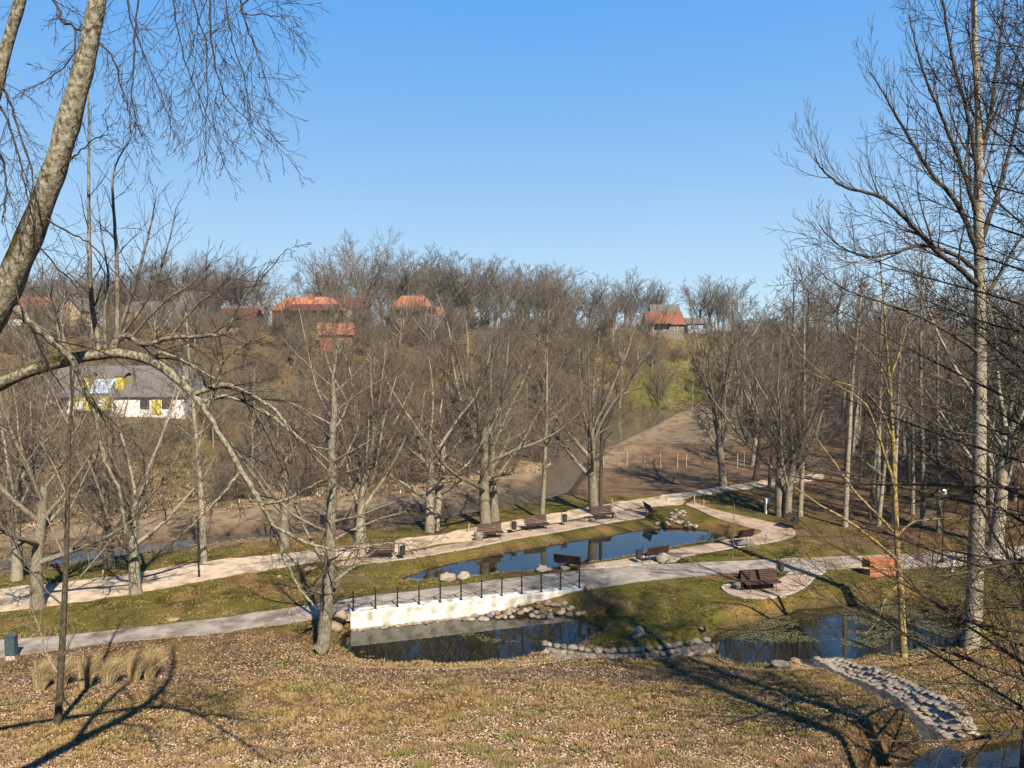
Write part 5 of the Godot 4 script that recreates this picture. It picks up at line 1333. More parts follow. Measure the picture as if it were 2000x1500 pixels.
func litter_bin(label: String, at: Vector3, turn: float) -> void:
	var t := thing("litter_bin", label, "bin", at, turn, "litter bins on posts")
	var b := Buf.new()
	rod(b, Vector3(0, -0.1, 0), Vector3(0, 1.05, 0), 0.025, 8)
	b.quad(Vector3(-0.025, 1.05, -0.02), Vector3(0.025, 1.05, -0.02), Vector3(0.025, 1.05, 0.02), Vector3(-0.025, 1.05, 0.02))
	part("post", b.mesh(), M.iron, t)
	var drum := part("drum", lathe([Vector2(0.0, 0.28), Vector2(0.15, 0.28), Vector2(0.15, 0.33), Vector2(0.15, 0.77), Vector2(0.13, 0.77), Vector2(0.13, 0.4), Vector2(0.0, 0.4)], 18), M.iron, t, Vector3(0.21, 0, 0))
	var strip := box_mesh(0.032, 0.40, 0.012)
	for k in 14:
		var az := TAU * k / 14.0
		var o := part("slat", strip, M.steel, drum, Vector3(cos(az) * 0.158, 0.55, sin(az) * 0.158))
		o.rotation.y = PI / 2 - az
	var rim := Buf.new()
	var pts := PackedVector3Array()
	var rad := PackedFloat32Array()
	for k in 25:
		pts.append(Vector3(cos(TAU * k / 24.0) * 0.155, 0.775, sin(TAU * k / 24.0) * 0.155))
		rad.append(0.013)
	tube(rim, pts, rad, 5)
	part("rim", rim.mesh(), M.iron, drum)

func lamp_post(label: String, at: Vector3, height: float, m: Material, globe: bool) -> void:
	var t := thing("lamp_post", label, "lamp post", at, 0.0, "park lamp posts")
	part("base", lathe([Vector2(0.0, 0.0), Vector2(0.13, 0.0), Vector2(0.13, 0.12), Vector2(0.08, 0.14), Vector2(0.0, 0.14)], 12), M.kerb if not globe else M.iron, t)
	part("pole", lathe([Vector2(0.062, 0.1), Vector2(0.06, 0.5), Vector2(0.042, 0.55), Vector2(0.036, height - 0.35), Vector2(0.0, height - 0.34)], 10), m, t)
	if globe:
		part("globe", lathe([Vector2(0.0, height - 0.36), Vector2(0.09, height - 0.33), Vector2(0.15, height - 0.2), Vector2(0.13, height - 0.08), Vector2(0.05, height - 0.01), Vector2(0.0, height)], 14), M.lamp_glass, t)
		part("cap", lathe([Vector2(0.0, height + 0.03), Vector2(0.17, height - 0.13), Vector2(0.17, height - 0.15), Vector2(0.0, height - 0.02)], 14), m, t)
	else:
		part("lantern", lathe([Vector2(0.0, height - 0.36), Vector2(0.06, height - 0.36), Vector2(0.09, height - 0.05), Vector2(0.0, height - 0.05)], 10), M.cabinet, t)
		part("cap", lathe([Vector2(0.15, height - 0.05), Vector2(0.14, height - 0.01), Vector2(0.04, height + 0.06), Vector2(0.0, height + 0.07)], 12), m, t)
		part("cap_underside", lathe([Vector2(0.0, height - 0.047), Vector2(0.15, height - 0.05)], 12), m, t)

func stake(label: String, at: Vector3, h: float, m: Material, tilt := 0.0, group := "wooden stakes at the edge of the ploughed earth") -> void:
	var t := thing("wooden_stake", label, "stake", at, 0.3, group)
	t.rotation.z = tilt
	var b := Buf.new()
	var w := 0.045
	var c := [Vector3(-w, 0, -w), Vector3(w, 0, -w), Vector3(w, 0, w), Vector3(-w, 0, w)]
	for k in 4:
		var p: Vector3 = c[k]
		var q: Vector3 = c[(k + 1) % 4]
		b.quad(p + Vector3(0, -0.2, 0), q + Vector3(0, -0.2, 0), q + Vector3(0, h - 0.05, 0), p + Vector3(0, h - 0.05, 0))
		b.tri(p + Vector3(0, h - 0.05, 0), q + Vector3(0, h - 0.05, 0), Vector3(0, h, 0))
	part("shaft", b.mesh(), M.stake, t)
	if m != M.stake:
		part("painted_tip", box_mesh(w * 2.1, 0.16, w * 2.1), m, t, Vector3(0, h - 0.16, 0))

func build_furniture() -> void:
	bench("park_bench", "leftmost bench of the far row, alone on the sand beside a bin", Vector3(-7.57, 0.04, -44.02), 0.05, 1.5)
	bench("park_bench", "bench of the far row flanked by two boulders", Vector3(-1.37, 0.04, -48.46), 0.35, 1.65)
	bench("park_bench", "middle bench of the far row in front of a straight trunk", Vector3(1.68, 0.03, -50.81), 0.42, 1.65)
	bench("park_bench", "bench of the far row between a light and a grey boulder", Vector3(6.43, 0.04, -53.73), 0.40, 1.7)
	bench("park_bench", "bench seen end-on at the tip of the far gravel path", Vector3(10.08, 0.03, -55.08), 1.75, 1.6)
	bench("park_bench", "bench seen from behind over a pink boulder at the upper pond", Vector3(3.12, 0.04, -41.7), 2.75, 1.55)
	bench("park_bench", "bench seen from behind with a bin and a large boulder beside it", Vector3(8.19, 0.04, -43.49), 3.6, 1.5)
	bench("park_bench", "bench seen from behind above a dark boulder near the wood", Vector3(14.39, 0.04, -47.45), 3.6, 1.35)
	bench("park_bench", "bench seen edge-on in tree shade at the corner of the wood", Vector3(18.98, 0.04, -51.46), 0.9, 1.4)
	# the big bench: two benches back to back
	var big := bench("wide_bench", "big double bench with broad slatted back on the kerbed gravel pad", Vector3(12.61, 0.04, -38.28), 0.18, 1.95)
	var twin := bench("wide_bench", "", Vector3.ZERO, 0.0, 1.95)
	remove_child(twin)
	for c in twin.get_children():
		twin.remove_child(c)
		big.add_child(c, true)
		c.transform = Transform3D(Basis(Vector3.UP, PI), Vector3(0, 0, -0.86)) * c.transform
	twin.free()
	names["wide_bench"] = 1
	part("plinth", box_mesh(1.5, 0.3, 0.36), M.iron, big, Vector3(0.05, 0.14, -0.43))
	litter_bin("bin beside the leftmost bench of the far row", Vector3(-6.54, 0, -43.86), 0.0)
	litter_bin("bin between the boulder-flanked bench and the middle bench", Vector3(-.07, 0, -49.96), 0.0)
	litter_bin("bin between the middle bench and the right far-row bench", Vector3(3.4, 0, -52.09), 0.0)
	litter_bin("bin left of the bench with the large boulder", Vector3(7.38, 0, -43.03), PI)
	litter_bin("bin with dark slats beside the big bench at the asphalt path", Vector3(14.25, 0, -40.82), 0.0)
	litter_bin("bin in tree shade at the corner of the wood", Vector3(19.33, 0, -51.36), PI)
	lamp_post("black lamp post on the sand path at left", Vector3(-16.51, 0.04, -39.99), 3.3, M.iron, false)
	lamp_post("brown lamp post with white globe beside the asphalt path at right", Vector3(24.5, 0.03, -43.23), 4.2, M.wood, true)
	lamp_post("distant lamp post with white globe deep in the wood", Vector3(32.08, 0, -56.4), 3.6, M.wood, true)
	# utility boxes
	var t := thing("utility_cabinet", "slim blue-grey metal cabinet on a pale foot at the left edge", "cabinet", Vector3(-19.82, 0, -29.86), 0.15)
	part("foot", box_mesh(0.34, 0.24, 0.28), M.kerb, t, Vector3(0, 0.06, 0))
	part("body", box_mesh(0.36, 0.74, 0.3), M.cabinet, t, Vector3(0, 0.55, 0))
	part("lid", box_mesh(0.40, 0.04, 0.34), M.cabinet, t, Vector3(0, 0.94, 0))
	part("door", box_mesh(0.32, 0.68, 0.012), M.cabinet, t, Vector3(0, 0.55, 0.152))
	t = thing("meter_pillar", "white meter pillar with a box head on the grass before the wood", "pillar", Vector3(18.72, 0, -55.89), 0.25)
	part("shaft", box_mesh(0.22, 1.15, 0.2), M.white_paint, t, Vector3(-0.05, 0.55, 0))
	part("head", box_mesh(0.24, 0.36, 0.3), M.white_paint, t, Vector3(0.1, 0.98, 0.06))
	part("door", box_mesh(0.16, 0.5, 0.012), M.cabinet, t, Vector3(-0.05, 0.5, 0.104))
	t = thing("marker_post", "short white post with dark bands right of the globe lamp post", "post", Vector3(24.08, 0, -41.47), 0.0)
	part("shaft", lathe([Vector2(0.075, -0.1), Vector2(0.075, 0.5), Vector2(0.0, 0.5)], 10), M.white_paint, t)
	part("cap", lathe([Vector2(0.0, 0.52), Vector2(0.12, 0.52), Vector2(0.12, 0.95), Vector2(0.09, 1.0), Vector2(0.0, 1.0)], 10), M.white_paint, t)
	for y in [0.14, 0.28, 0.4]: part("band", lathe([Vector2(0.078, y), Vector2(0.078, y + 0.035)], 10), M.cabinet, t)
	# the terracotta cubes
	for k in 2:
		t = thing("terracotta_cube", "left one of the two terracotta-coloured cubes by the asphalt path" if k == 0 else "right one of the two terracotta-coloured cubes by the asphalt path", "cube", Vector3(19.55, 0, -41) if k == 0 else Vector3(20.34, 0, -41.09), 0.12, "terracotta cubes by the path")
		var st := SurfaceTool.new()
		part("block", pillow(0.92, 0.84, 0.8, 60 + k), M.terracotta, t, Vector3(0, 0.40, 0))
		part("lid", pillow(0.96, 0.05, 0.84, 70 + k), M.terracotta, t, Vector3(0, 0.835, 0))
	# stakes
	var k2 := 0
	for q in [[1178, 918, 1.5, "leftmost stake in front of the earth mound, half behind the mossy tree"], [1207, 912, 1.6, "dark weathered stake, second from the left before the mound"], [1224, 912, 1.7, "stake with a yellow sleeve before the mound"], [1256, 911, 1.6, "pale stake right of the sleeved one"], [1290, 911, 1.5, "stake near the middle of the mound"], [1323, 911, 1.5, "stake with an orange mark before the mound"], [1340, 908, 1.3, "short pale stake before the mound"], [1373, 911, 1.5, "stake right of the middle before the mound"], [1440, 911, 1.4, "stake right of the lone tree"], [1453, 911, 1.5, "rightmost stake right of the lone tree"]]:
		var at: Vector3 = stake_spots[k2]
		stake(q[3], at, q[2], M.yellow if k2 == 2 else M.orange_paint if k2 == 5 else M.stake, 0.03 * sin(k2 * 2.0))
		k2 += 1
	k2 = 0
	for l in ["orange-tipped peg at the river edge left of the boulder-flanked bench", "leaning orange-tipped peg behind the right far-row bench", "orange-tipped peg at the sand track edge above the end-on bench", "taller peg of the pair at the start of the gravel path", "shorter peg of the pair at the start of the gravel path", "pale peg at the river edge far left"]:
		var at: Vector3 = peg_spots[k2]
		stake(l, at, [0.6, 0.75, 0.45, 0.75, 0.5, 0.6][k2], M.orange_paint if k2 < 3 else M.stake, [-0.15, 0.18, 0.35, 0.0, 0.0, -0.1][k2], "survey pegs")
		k2 += 1
	# stump
	var sp := ground_at(10.55, -29.6)
	t = thing("tree_stump", "dark sawn tree stump on the hump before the right pond", "stump", sp, 0.3)
	part("stump_body", lathe([Vector2(0.62, -0.2), Vector2(0.48, 0.02), Vector2(0.38, 0.1), Vector2(0.35, 0.24)], 16), M.bark_dark, t)
	part("cut_face", lathe([Vector2(0.35, 0.24), Vector2(0.2, 0.255), Vector2(0.0, 0.25)], 16), M.cut_wood, t)
	# little staked saplings
	sapling("thin young sapling on the lawn below the bench with a dark boulder", Vector3(12.81, 0, -44.07), 3.3, 401)
	sapling("thin leafless sapling on the lawn between path and gravel, right of the bench", Vector3(14.83, 0, -44.5), 1.6, 402)
	sapling("small sapling on the lawn near the wood edge", Vector3(19.73, 0, -47.38), 1.5, 403)
	duck("drake with dark green head standing on the dam end", ground_at(8.35, -33.2), 0.5, true)
	duck("brown duck sitting at the pond edge beside the drake", ground_at(8.75, -32.45), 2.2, false)

func pillow(w: float, h: float, d: float, seed_: int) -> ArrayMesh:
	var b := Buf.new()
	var n := 6
	var f := FastNoiseLite.new()
	f.seed = seed_
	f.frequency = 1.4
	for axis in 3:
		for sgn in [-1.0, 1.0]:
			for i in n:
				for j in n:
					var q := []
					for c in [[i, j], [i + 1, j], [i + 1, j + 1], [i, j + 1]]:
						var p := Vector3.ZERO
						p[axis] = sgn
						p[(axis + 1) % 3] = c[0] * 2.0 / n - 1.0
						p[(axis + 2) % 3] = c[1] * 2.0 / n - 1.0
						var soft := p * (1.0 - 0.045 * (absf(p.x * p.y) + absf(p.y * p.z) + absf(p.x * p.z)) * 0.5)
						soft *= 1.0 + 0.03 * f.get_noise_3d(p.x, p.y, p.z)
						q.append(Vector3(soft.x * w / 2, soft.y * h / 2, soft.z * d / 2))
					if ((q[2] - q[0]).cross(q[1] - q[0])).dot(q[0] + q[2]) > 0.0: b.quad(q[0], q[1], q[2], q[3])
					else: b.quad(q[0], q[3], q[2], q[1])
	return b.mesh()

func sapling(label: String, at: Vector3, h: float, seed_: int) -> void:
	rng.seed = seed_
	var bufs := [Buf.new(), Buf.new()]
	sprout(bufs, Vector3(0, -0.1, 0), Vector3(0.02, 1, 0.01).normalized(), h, 0.022, 0, 2, {"n": [9, 4], "from": [0.35, 0.2], "ang": [[28, 50], [30, 50]], "ratio": [0.28, 0.4], "seg": [8, 4, 3], "wander": [0.02, 0.08, 0.1], "up": [0.02, 0.1, 0.05], "rr": [0.5, 0.6], "taper": 0.7}, 0.006, 0)
	plant("sapling", label, "sapling", [bufs[0].mesh(), bufs[1].mesh()], M.bark, M.twig, at, 0.0, Vector3.ONE, "staked young saplings")

func duck(label: String, at: Vector3, turn: float, drake: bool) -> void:
	var t := thing("mallard_duck", label, "duck", at, turn, "pair of ducks")
	var stand := 0.10 if drake else 0.02
	# one skin from tail over back, breast and neck to the head: [z, y, half width, half height]
	var body := [[-0.27, 0.15, 0.008, 0.006], [-0.22, 0.135, 0.04, 0.025], [-0.14, 0.115, 0.085, 0.07], [-0.04, 0.105, 0.11, 0.095], [0.06, 0.11, 0.108, 0.10], [0.13, 0.135, 0.085, 0.09], [0.165, 0.185, 0.052, 0.06], [0.18, 0.235, 0.036, 0.042], [0.19, 0.275, 0.036, 0.04], [0.205, 0.305, 0.04, 0.04], [0.23, 0.315, 0.036, 0.034], [0.252, 0.31, 0.018, 0.018]]
	var b := Buf.new()
	var h := Buf.new()
	for seg in 2:
		var w: Buf = b if seg == 0 else h
		var list := body.slice(0, 8) if seg == 0 else body.slice(7, 12)
		var sides := 12
		for k in list.size():
			var e: Array = list[k]
			var lean := 0.0 if seg == 0 and k < 5 else 0.8
			for s in sides:
				var az := TAU * s / sides
				var o := Vector3(cos(az) * e[2], sin(az) * e[3] * (1.0 - 0.4 * lean), -sin(az) * e[3] * lean * 0.7)
				w.v.append(Vector3(0, e[1] + stand, e[0]) + o)
				w.n.append(Vector3(cos(az), sin(az), 0.0).normalized())
		for k in list.size() - 1:
			for s in sides:
				var o := k * sides + s
				var q := k * sides + (s + 1) % sides
				for x in [o, o + sides, q, q, o + sides, q + sides]: w.i.append(x)
	part("body", b.mesh(), M.feather_grey if drake else M.feather_brown, t)
	part("head", h.mesh(), M.duck_green if drake else M.feather_brown, t)
	var bl := Buf.new()
	tube(bl, PackedVector3Array([Vector3(0, 0.312 + stand, 0.245), Vector3(0, 0.302 + stand, 0.28), Vector3(0, 0.298 + stand, 0.305)]), PackedFloat32Array([0.014, 0.013, 0.006]), 7)
	part("bill", bl.mesh(), M.bill if drake else M.bill_brown, t)
	for s in [-1.0, 1.0]:
		var w := Buf.new()
		tube(w, PackedVector3Array([Vector3(s * 0.075, 0.14 + stand, 0.09), Vector3(s * 0.10, 0.145 + stand, -0.02), Vector3(s * 0.07, 0.15 + stand, -0.14), Vector3(s * 0.03, 0.155 + stand, -0.23)]), PackedFloat32Array([0.025, 0.045, 0.035, 0.006]), 8)
		part("wing", w.mesh(), M.feather_dark if drake else M.feather_brown, t)
		if drake:
			var l := Buf.new()
			rod(l, Vector3(s * 0.04, 0.09, 0.0), Vector3(s * 0.04, 0.005, 0.015), 0.008, 5)
			l.quad(Vector3(s * 0.04 - 0.03, 0.006, 0.07), Vector3(s * 0.04 + 0.03, 0.006, 0.07), Vector3(s * 0.04 + 0.005, 0.01, 0.0), Vector3(s * 0.04 - 0.005, 0.01, 0.0))
			part("leg", l.mesh(), M.orange_paint, t)

var stake_spots := [Vector3(9.34, -.5, -78.25), Vector3(11.34, -.74, -81.73), Vector3(12.36, -.84, -82.3), Vector3(14.25, -.9, -83.05), Vector3(16.14, -.9, -83.05), Vector3(17.98, -.9, -83.05), Vector3(19.01, -.9, -83.4), Vector3(20.76, -.9, -83.05), Vector3(24.39, -.9, -82.7), Vector3(25.22, -.9, -83.05)]
var peg_spots := [Vector3(-2.91, 0, -50.23), Vector3(7.67, 0, -57.64), Vector3(12.27, 0, -60.28), Vector3(14.14, 0, -59.12), Vector3(14.72, 0, -58.55), Vector3(-21.58, 0, -39.92)]

# ---------------------------------------------------------------- houses
func gable(w: float, d: float, rise: float, over: float, thick: float, hip := 0.0) -> ArrayMesh:
	# ridge along x; hip > 0 pulls the ridge ends in
	var b := Buf.new()
	var x := w / 2 + over
	var z := d / 2 + over
	var drop := rise * over / (d / 2)
	var r := x - hip
	for y in [0.0, -thick]:
		var A := Vector3(-x, y - drop, z)
		var B := Vector3(x, y - drop, z)
		var C := Vector3(r, y + rise, 0)
		var D := Vector3(-r, y + rise, 0)
		var E := Vector3(x, y - drop, -z)
		var G := Vector3(-x, y - drop, -z)
		b.quad(A, B, C, D)
		b.quad(E, G, D, C)
		if hip > 0.0:
			b.tri(B, E, C)
			b.tri(G, A, D)
	var dn := Vector3(0, -thick, 0)
	var ring_ := [Vector3(-x, -drop, z), Vector3(x, -drop, z), Vector3(r, rise, 0), Vector3(x, -drop, -z), Vector3(-x, -drop, -z), Vector3(-r, rise, 0)]
	if hip > 0.0: ring_ = [ring_[0], ring_[1], ring_[3], ring_[4]]
	for k in ring_.size():
		var p: Vector3 = ring_[k]
		var q: Vector3 = ring_[(k + 1) % ring_.size()]
		b.quad(p, q, q + dn, p + dn)
	return b.mesh()

func shell(w: float, h: float, d: float, rise: float) -> ArrayMesh:
	var b := Buf.new()
	var x := w / 2
	var z := d / 2
	b.quad(Vector3(-x, -2.5, z), Vector3(x, -2.5, z), Vector3(x, h, z), Vector3(-x, h, z))
	b.quad(Vector3(x, -2.5, -z), Vector3(-x, -2.5, -z), Vector3(-x, h, -z), Vector3(x, h, -z))
	for s in [-1.0, 1.0]:
		b.quad(Vector3(s * x, -2.5, z), Vector3(s * x, -2.5, -z), Vector3(s * x, h, -z), Vector3(s * x, h, z))
		if rise > 0.0: b.tri(Vector3(s * x, h, z), Vector3(s * x, h, -z), Vector3(s * x, h + rise, 0))
	return b.mesh()

# openings: [x, y, width, height] on the side that faces the viewer
func house(called: String, label: String, category: String, at: Vector3, turn: float, w: float, h: float, d: float, rise: float, wall: Material, roof: Material, openings := [], hip := 0.0, over := 0.4) -> Node3D:
	var t := thing(called, label, category, at, turn)
	part("wall", shell(w, h, d, 0.0 if hip > 0.0 else rise - 0.06), wall, t)
	if roof: part("roof", gable(w, d, rise, over, 0.14, hip), roof, t, Vector3(0, h + 0.16, 0))
	for o in openings:
		var f := part("door" if o[1] < 0.01 else "window", frame(o[2], o[3]), M.plaster if wall != M.plaster else M.dark_board, t, Vector3(o[0], o[1], d / 2 + 0.02))
		part("panel" if o[1] < 0.01 else "pane", box_mesh(o[2] - 0.1, o[3] - 0.1, 0.03), M.dark_board if o[1] < 0.01 else M.glass, f, Vector3(0, o[3] / 2, 0.0))
	return t

func frame(w: float, h: float) -> ArrayMesh:
	var st := SurfaceTool.new()
	st.begin(Mesh.PRIMITIVE_TRIANGLES)
	var bar := func(bw: float, bh: float, x: float, y: float) -> void:
		st.append_from(box_mesh(bw, bh, 0.09), 0, Transform3D(Basis.IDENTITY, Vector3(x, y, 0)))
	bar.call(w, 0.1, 0.0, h - 0.05)
	bar.call(w, 0.1, 0.0, 0.05)
	bar.call(0.1, h - 0.2, -w / 2 + 0.05, h / 2)
	bar.call(0.1, h - 0.2, w / 2 - 0.05, h / 2)
	bar.call(0.06, h - 0.2, 0.0, h / 2)
	return st.commit()

func build_houses() -> void:
	# the house with yellow panels across the river
	var p := ground_at(-48.2, -97.0)
	p.y = 3.6
	var t := house("yellow_house", "long house with grey roof, white walls and yellow panels across the river", "house", p, 0.05, 16.2, 2.6, 8.0, 3.3, M.plaster, M.grey_roof, [[-6.2, 0.9, 1.1, 1.2], [3.4, 0.9, 1.1, 1.2], [6.0, 0.9, 1.1, 1.2]], 0.0, 0.35)
	part("foundation", box_mesh(16.0, 2.4, 7.8), M.concrete, t, Vector3(0, -1.6, 0))
	for x in [-3.9, 0.2]:
		var dm := part("dormer", shell(1.0, 1.6, 2.4, 0.0), M.yellow, t, Vector3(x, 3.25, 2.2))
		part("dormer_roof", gable(1.0, 2.4, 0.4, 0.12, 0.08), M.grey_roof, dm, Vector3(0, 1.68, 0))
	part("skylight_roof", box_mesh(2.4, 0.06, 2.6), M.blue_sheet, t, Vector3(-2.0, 3.62, 3.2)).rotation.x = 0.69
	var porch := part("porch", box_mesh(4.2, 1.5, 1.0), M.yellow, t, Vector3(-2.6, 1.6, 4.55))
	part("porch_window", box_mesh(1.0, 0.9, 0.06), M.plaster, porch, Vector3(-1.1, -0.15, 0.53))
	part("porch_window", box_mesh(1.2, 0.7, 0.06), M.plaster, porch, Vector3(1.2, 0.1, 0.53))
	part("yellow_panel", box_mesh(1.1, 1.7, 0.1), M.yellow, t, Vector3(4.8, 1.1, 4.06))
	part("yellow_panel", box_mesh(1.6, 0.9, 0.1), M.yellow, t, Vector3(-3.0, 0.2, 4.06))
	part("chimney", box_mesh(0.6, 1.3, 0.6), M.brick, t, Vector3(3.0, 6.0, 0.0))
	part("gable_extension", shell(1.3, 3.9, 4.2, 0.0), M.blue_sheet, t, Vector3(7.6, 0.9, 0.0))
	# houses on the left skyline
	var up := func(x: float, d: float, y: float) -> Vector3: return Vector3(x * d, y, -d)
	house("red_roof_house", "white house with dark red roof behind branches at far left", "house", up.call(-0.62, 165.0, 14.6), 0.5, 7.5, 3.6, 7.0, 4.0, M.plaster, M.red_tile, [[-1.6, 1.0, 1.0, 1.3], [1.6, 1.0, 1.0, 1.3]])
	house("small_outbuilding", "small white shed below the red-roofed house at far left", "shed", up.call(-0.615, 148.0, 13.6), 0.2, 3.4, 2.2, 3.0, 0.8, M.plaster, M.grey_roof)
	house("cream_house", "narrow cream gabled house behind branches, second from left", "house", up.call(-0.56, 165.0, 15.0), PI / 2 - 0.2, 5.0, 4.6, 4.6, 2.4, M.cream, M.grey_roof, [[0.0, 1.2, 1.0, 1.3]])
	house("cream_cottage", "cream cottage with a square window behind the upright sprouts", "house", up.call(-0.475, 165.0, 14.8), 0.1, 5.4, 4.4, 5.0, 2.0, M.cream, M.grey_roof, [[0.6, 2.6, 1.2, 1.3], [-1.4, 0.8, 1.0, 1.3]])
	house("grey_roof_house", "cream house under a tall steep grey roof on the left hilltop", "house", up.call(-0.412, 160.0, 15.2), 0.0, 6.2, 2.4, 6.0, 5.4, M.cream, M.grey_roof, [[-1.9, 0.6, 0.9, 1.3], [0.2, 0.6, 0.9, 1.3], [2.0, 0.6, 0.9, 1.3]], 1.2)
	house("white_house", "white house behind the brown-roofed barn on the hilltop", "house", up.call(-0.345, 172.0, 14.6), 0.1, 8.4, 4.4, 6.0, 1.6, M.plaster, M.grey_roof, [[2.0, 1.6, 0.9, 1.3], [-1.0, 1.6, 0.9, 1.3]])
	house("brown_barn", "open barn with low brown tin roof left of the orange ruin", "barn", up.call(-0.352, 150.0, 15.2), 0.0, 6.6, 2.2, 5.0, 1.7, M.dark_board, M.brown_tin, [], 0.0, 0.5)
	# the long brick ruin
	t = house("brick_ruin", "long red-brick building with orange and brown tin roofs on the hilltop", "building", up.call(-0.262, 152.0, 15.2), 0.0, 13.0, 3.8, 6.0, 2.4, M.brick, M.orange_tile, [[-2.6, 0.8, 1.1, 1.6], [0.2, 0.8, 1.1, 1.6], [3.4, 0.8, 1.1, 1.6]], 2.6)
	part("lean_to_roof", box_mesh(10.5, 0.14, 3.2), M.brown_tin, t, Vector3(2.2, 4.15, 3.5)).rotation.x = 0.42
	part("brick_pier", box_mesh(0.8, 5.2, 0.8), M.orange_tile, t, Vector3(-3.6, 1.2, 4.6))
	part("chimney", box_mesh(0.7, 1.5, 0.7), M.brick, t, Vector3(0.5, 6.2, 0.5))
	house("brown_roof_house", "grey house with dull brown roof between the two orange roofs", "house", up.call(-0.213, 165.0, 15.4), 0.0, 6.4, 4.6, 5.0, 2.0, M.grey_board, M.brown_tin, [[-1.0, 2.2, 0.9, 1.2], [1.2, 2.2, 0.9, 1.2]])
	t = house("orange_roof_house", "brick house with bright orange hipped roof right of the ruin", "house", up.call(-0.128, 156.0, 15.3), 0.0, 8.0, 4.4, 6.0, 2.2, M.brick, M.orange_tile, [[-2.0, 0.9, 1.0, 1.4], [1.4, 0.9, 1.0, 1.4]], 2.2)
	part("lean_to_roof", box_mesh(8.6, 0.14, 2.6), M.brown_tin, t, Vector3(0.8, 4.25, 3.4)).rotation.x = 0.4
	part("side_roof", box_mesh(3.2, 0.14, 3.4), M.orange_tile, t, Vector3(4.6, 3.3, 3.0)).rotation.x = 0.6
	part("chimney", box_mesh(0.6, 1.3, 0.6), M.brick, t, Vector3(1.6, 6.2, 0.2))
	var q := ground_at(-29.5, -129.0)
	house("brick_outhouse", "small roofless brick gable on the slope below the ruin", "shed", Vector3(q.x, q.y - 0.3, q.z), 0.25, 5.2, 2.8, 4.0, 1.6, M.brick, M.brick, [[0.9, 0.0, 0.9, 1.8]])
	q = ground_at(-46.5, -128.0)
	house("brick_hut", "little brick hut with slanting roof on the slope at left", "shed", Vector3(q.x, q.y - 0.2, q.z), -0.3, 2.6, 1.3, 2.2, 0.5, M.brick, M.brick)
	# the farmhouse in the middle distance on the right
	t = house("farmhouse", "low farmhouse with weathered red tile roof above the green slope", "house", Vector3(40.3, 15.2, -206.0), 0.0, 9.8, 2.5, 7.0, 3.1, M.grey_board, M.red_tile, [[2.7, 0.7, 0.9, 1.25], [-0.2, 0.7, 0.9, 1.25], [-3.6, 0.7, 0.9, 1.25]], 0.5, 0.5)
	part("porch_roof", box_mesh(4.0, 0.1, 1.6), M.dark_board, t, Vector3(-0.6, 2.4, 4.2)).rotation.x = 0.2
	house("grey_barn", "grey barn roof rising behind the farmhouse", "barn", Vector3(42.5, 15.9, -216.0), 0.0, 7.5, 4.6, 6.0, 2.6, M.grey_board, M.grey_roof)
	house("white_bungalow", "white bungalow partly hidden right of the farmhouse", "house", Vector3(51.0, 15.2, -214.0), 0.0, 5.5, 2.7, 5.0, 1.4, M.blue_sheet, M.grey_roof, [[-1.6, 0.9, 1.0, 1.2], [1.6, 0.9, 1.0, 1.2]])
	house("orange_shed", "small orange shed left of the farmhouse fence", "shed", Vector3(25.6, 15.4, -204.0), 0.0, 3.2, 2.2, 2.6, 0.6, M.orange_tile, M.brown_tin)
	# paling fence between shed and farmhouse
	t = thing("paling_fence", "brown paling fence between the orange shed and the farmhouse", "fence", Vector3(27.8, 15.5, -203.0))
	var plank := box_mesh(0.16, 1.9, 0.03)
	for k in 38:
		part("plank", plank, M.grey_board if k % 3 else M.dark_board, t, Vector3(k * 0.18, 0.75, 0))
	part("rail", box_mesh(6.9, 0.09, 0.05), M.dark_board, t, Vector3(3.35, 0.4, -0.05))
	part("rail", box_mesh(6.9, 0.09, 0.05), M.dark_board, t, Vector3(3.35, 1.3, -0.05))

# ---------------------------------------------------------------- small growth
func scatter(called: String, label: String, category: String, mesh: Mesh, m: Material, places: Array, colors: Array) -> void:
	var mm := MultiMesh.new()
	mm.transform_format = MultiMesh.TRANSFORM_3D
	mm.use_colors = true
	mm.mesh = mesh
	mm.instance_count = places.size()
	for k in places.size():
		mm.set_instance_transform(k, places[k])
		mm.set_instance_color(k, colors[k])
	var o := MultiMeshInstance3D.new()
	o.name = numbered(called)
	o.multimesh = mm
	o.material_override = m
	add_child(o)
	tag(o, label, category, "", "stuff")

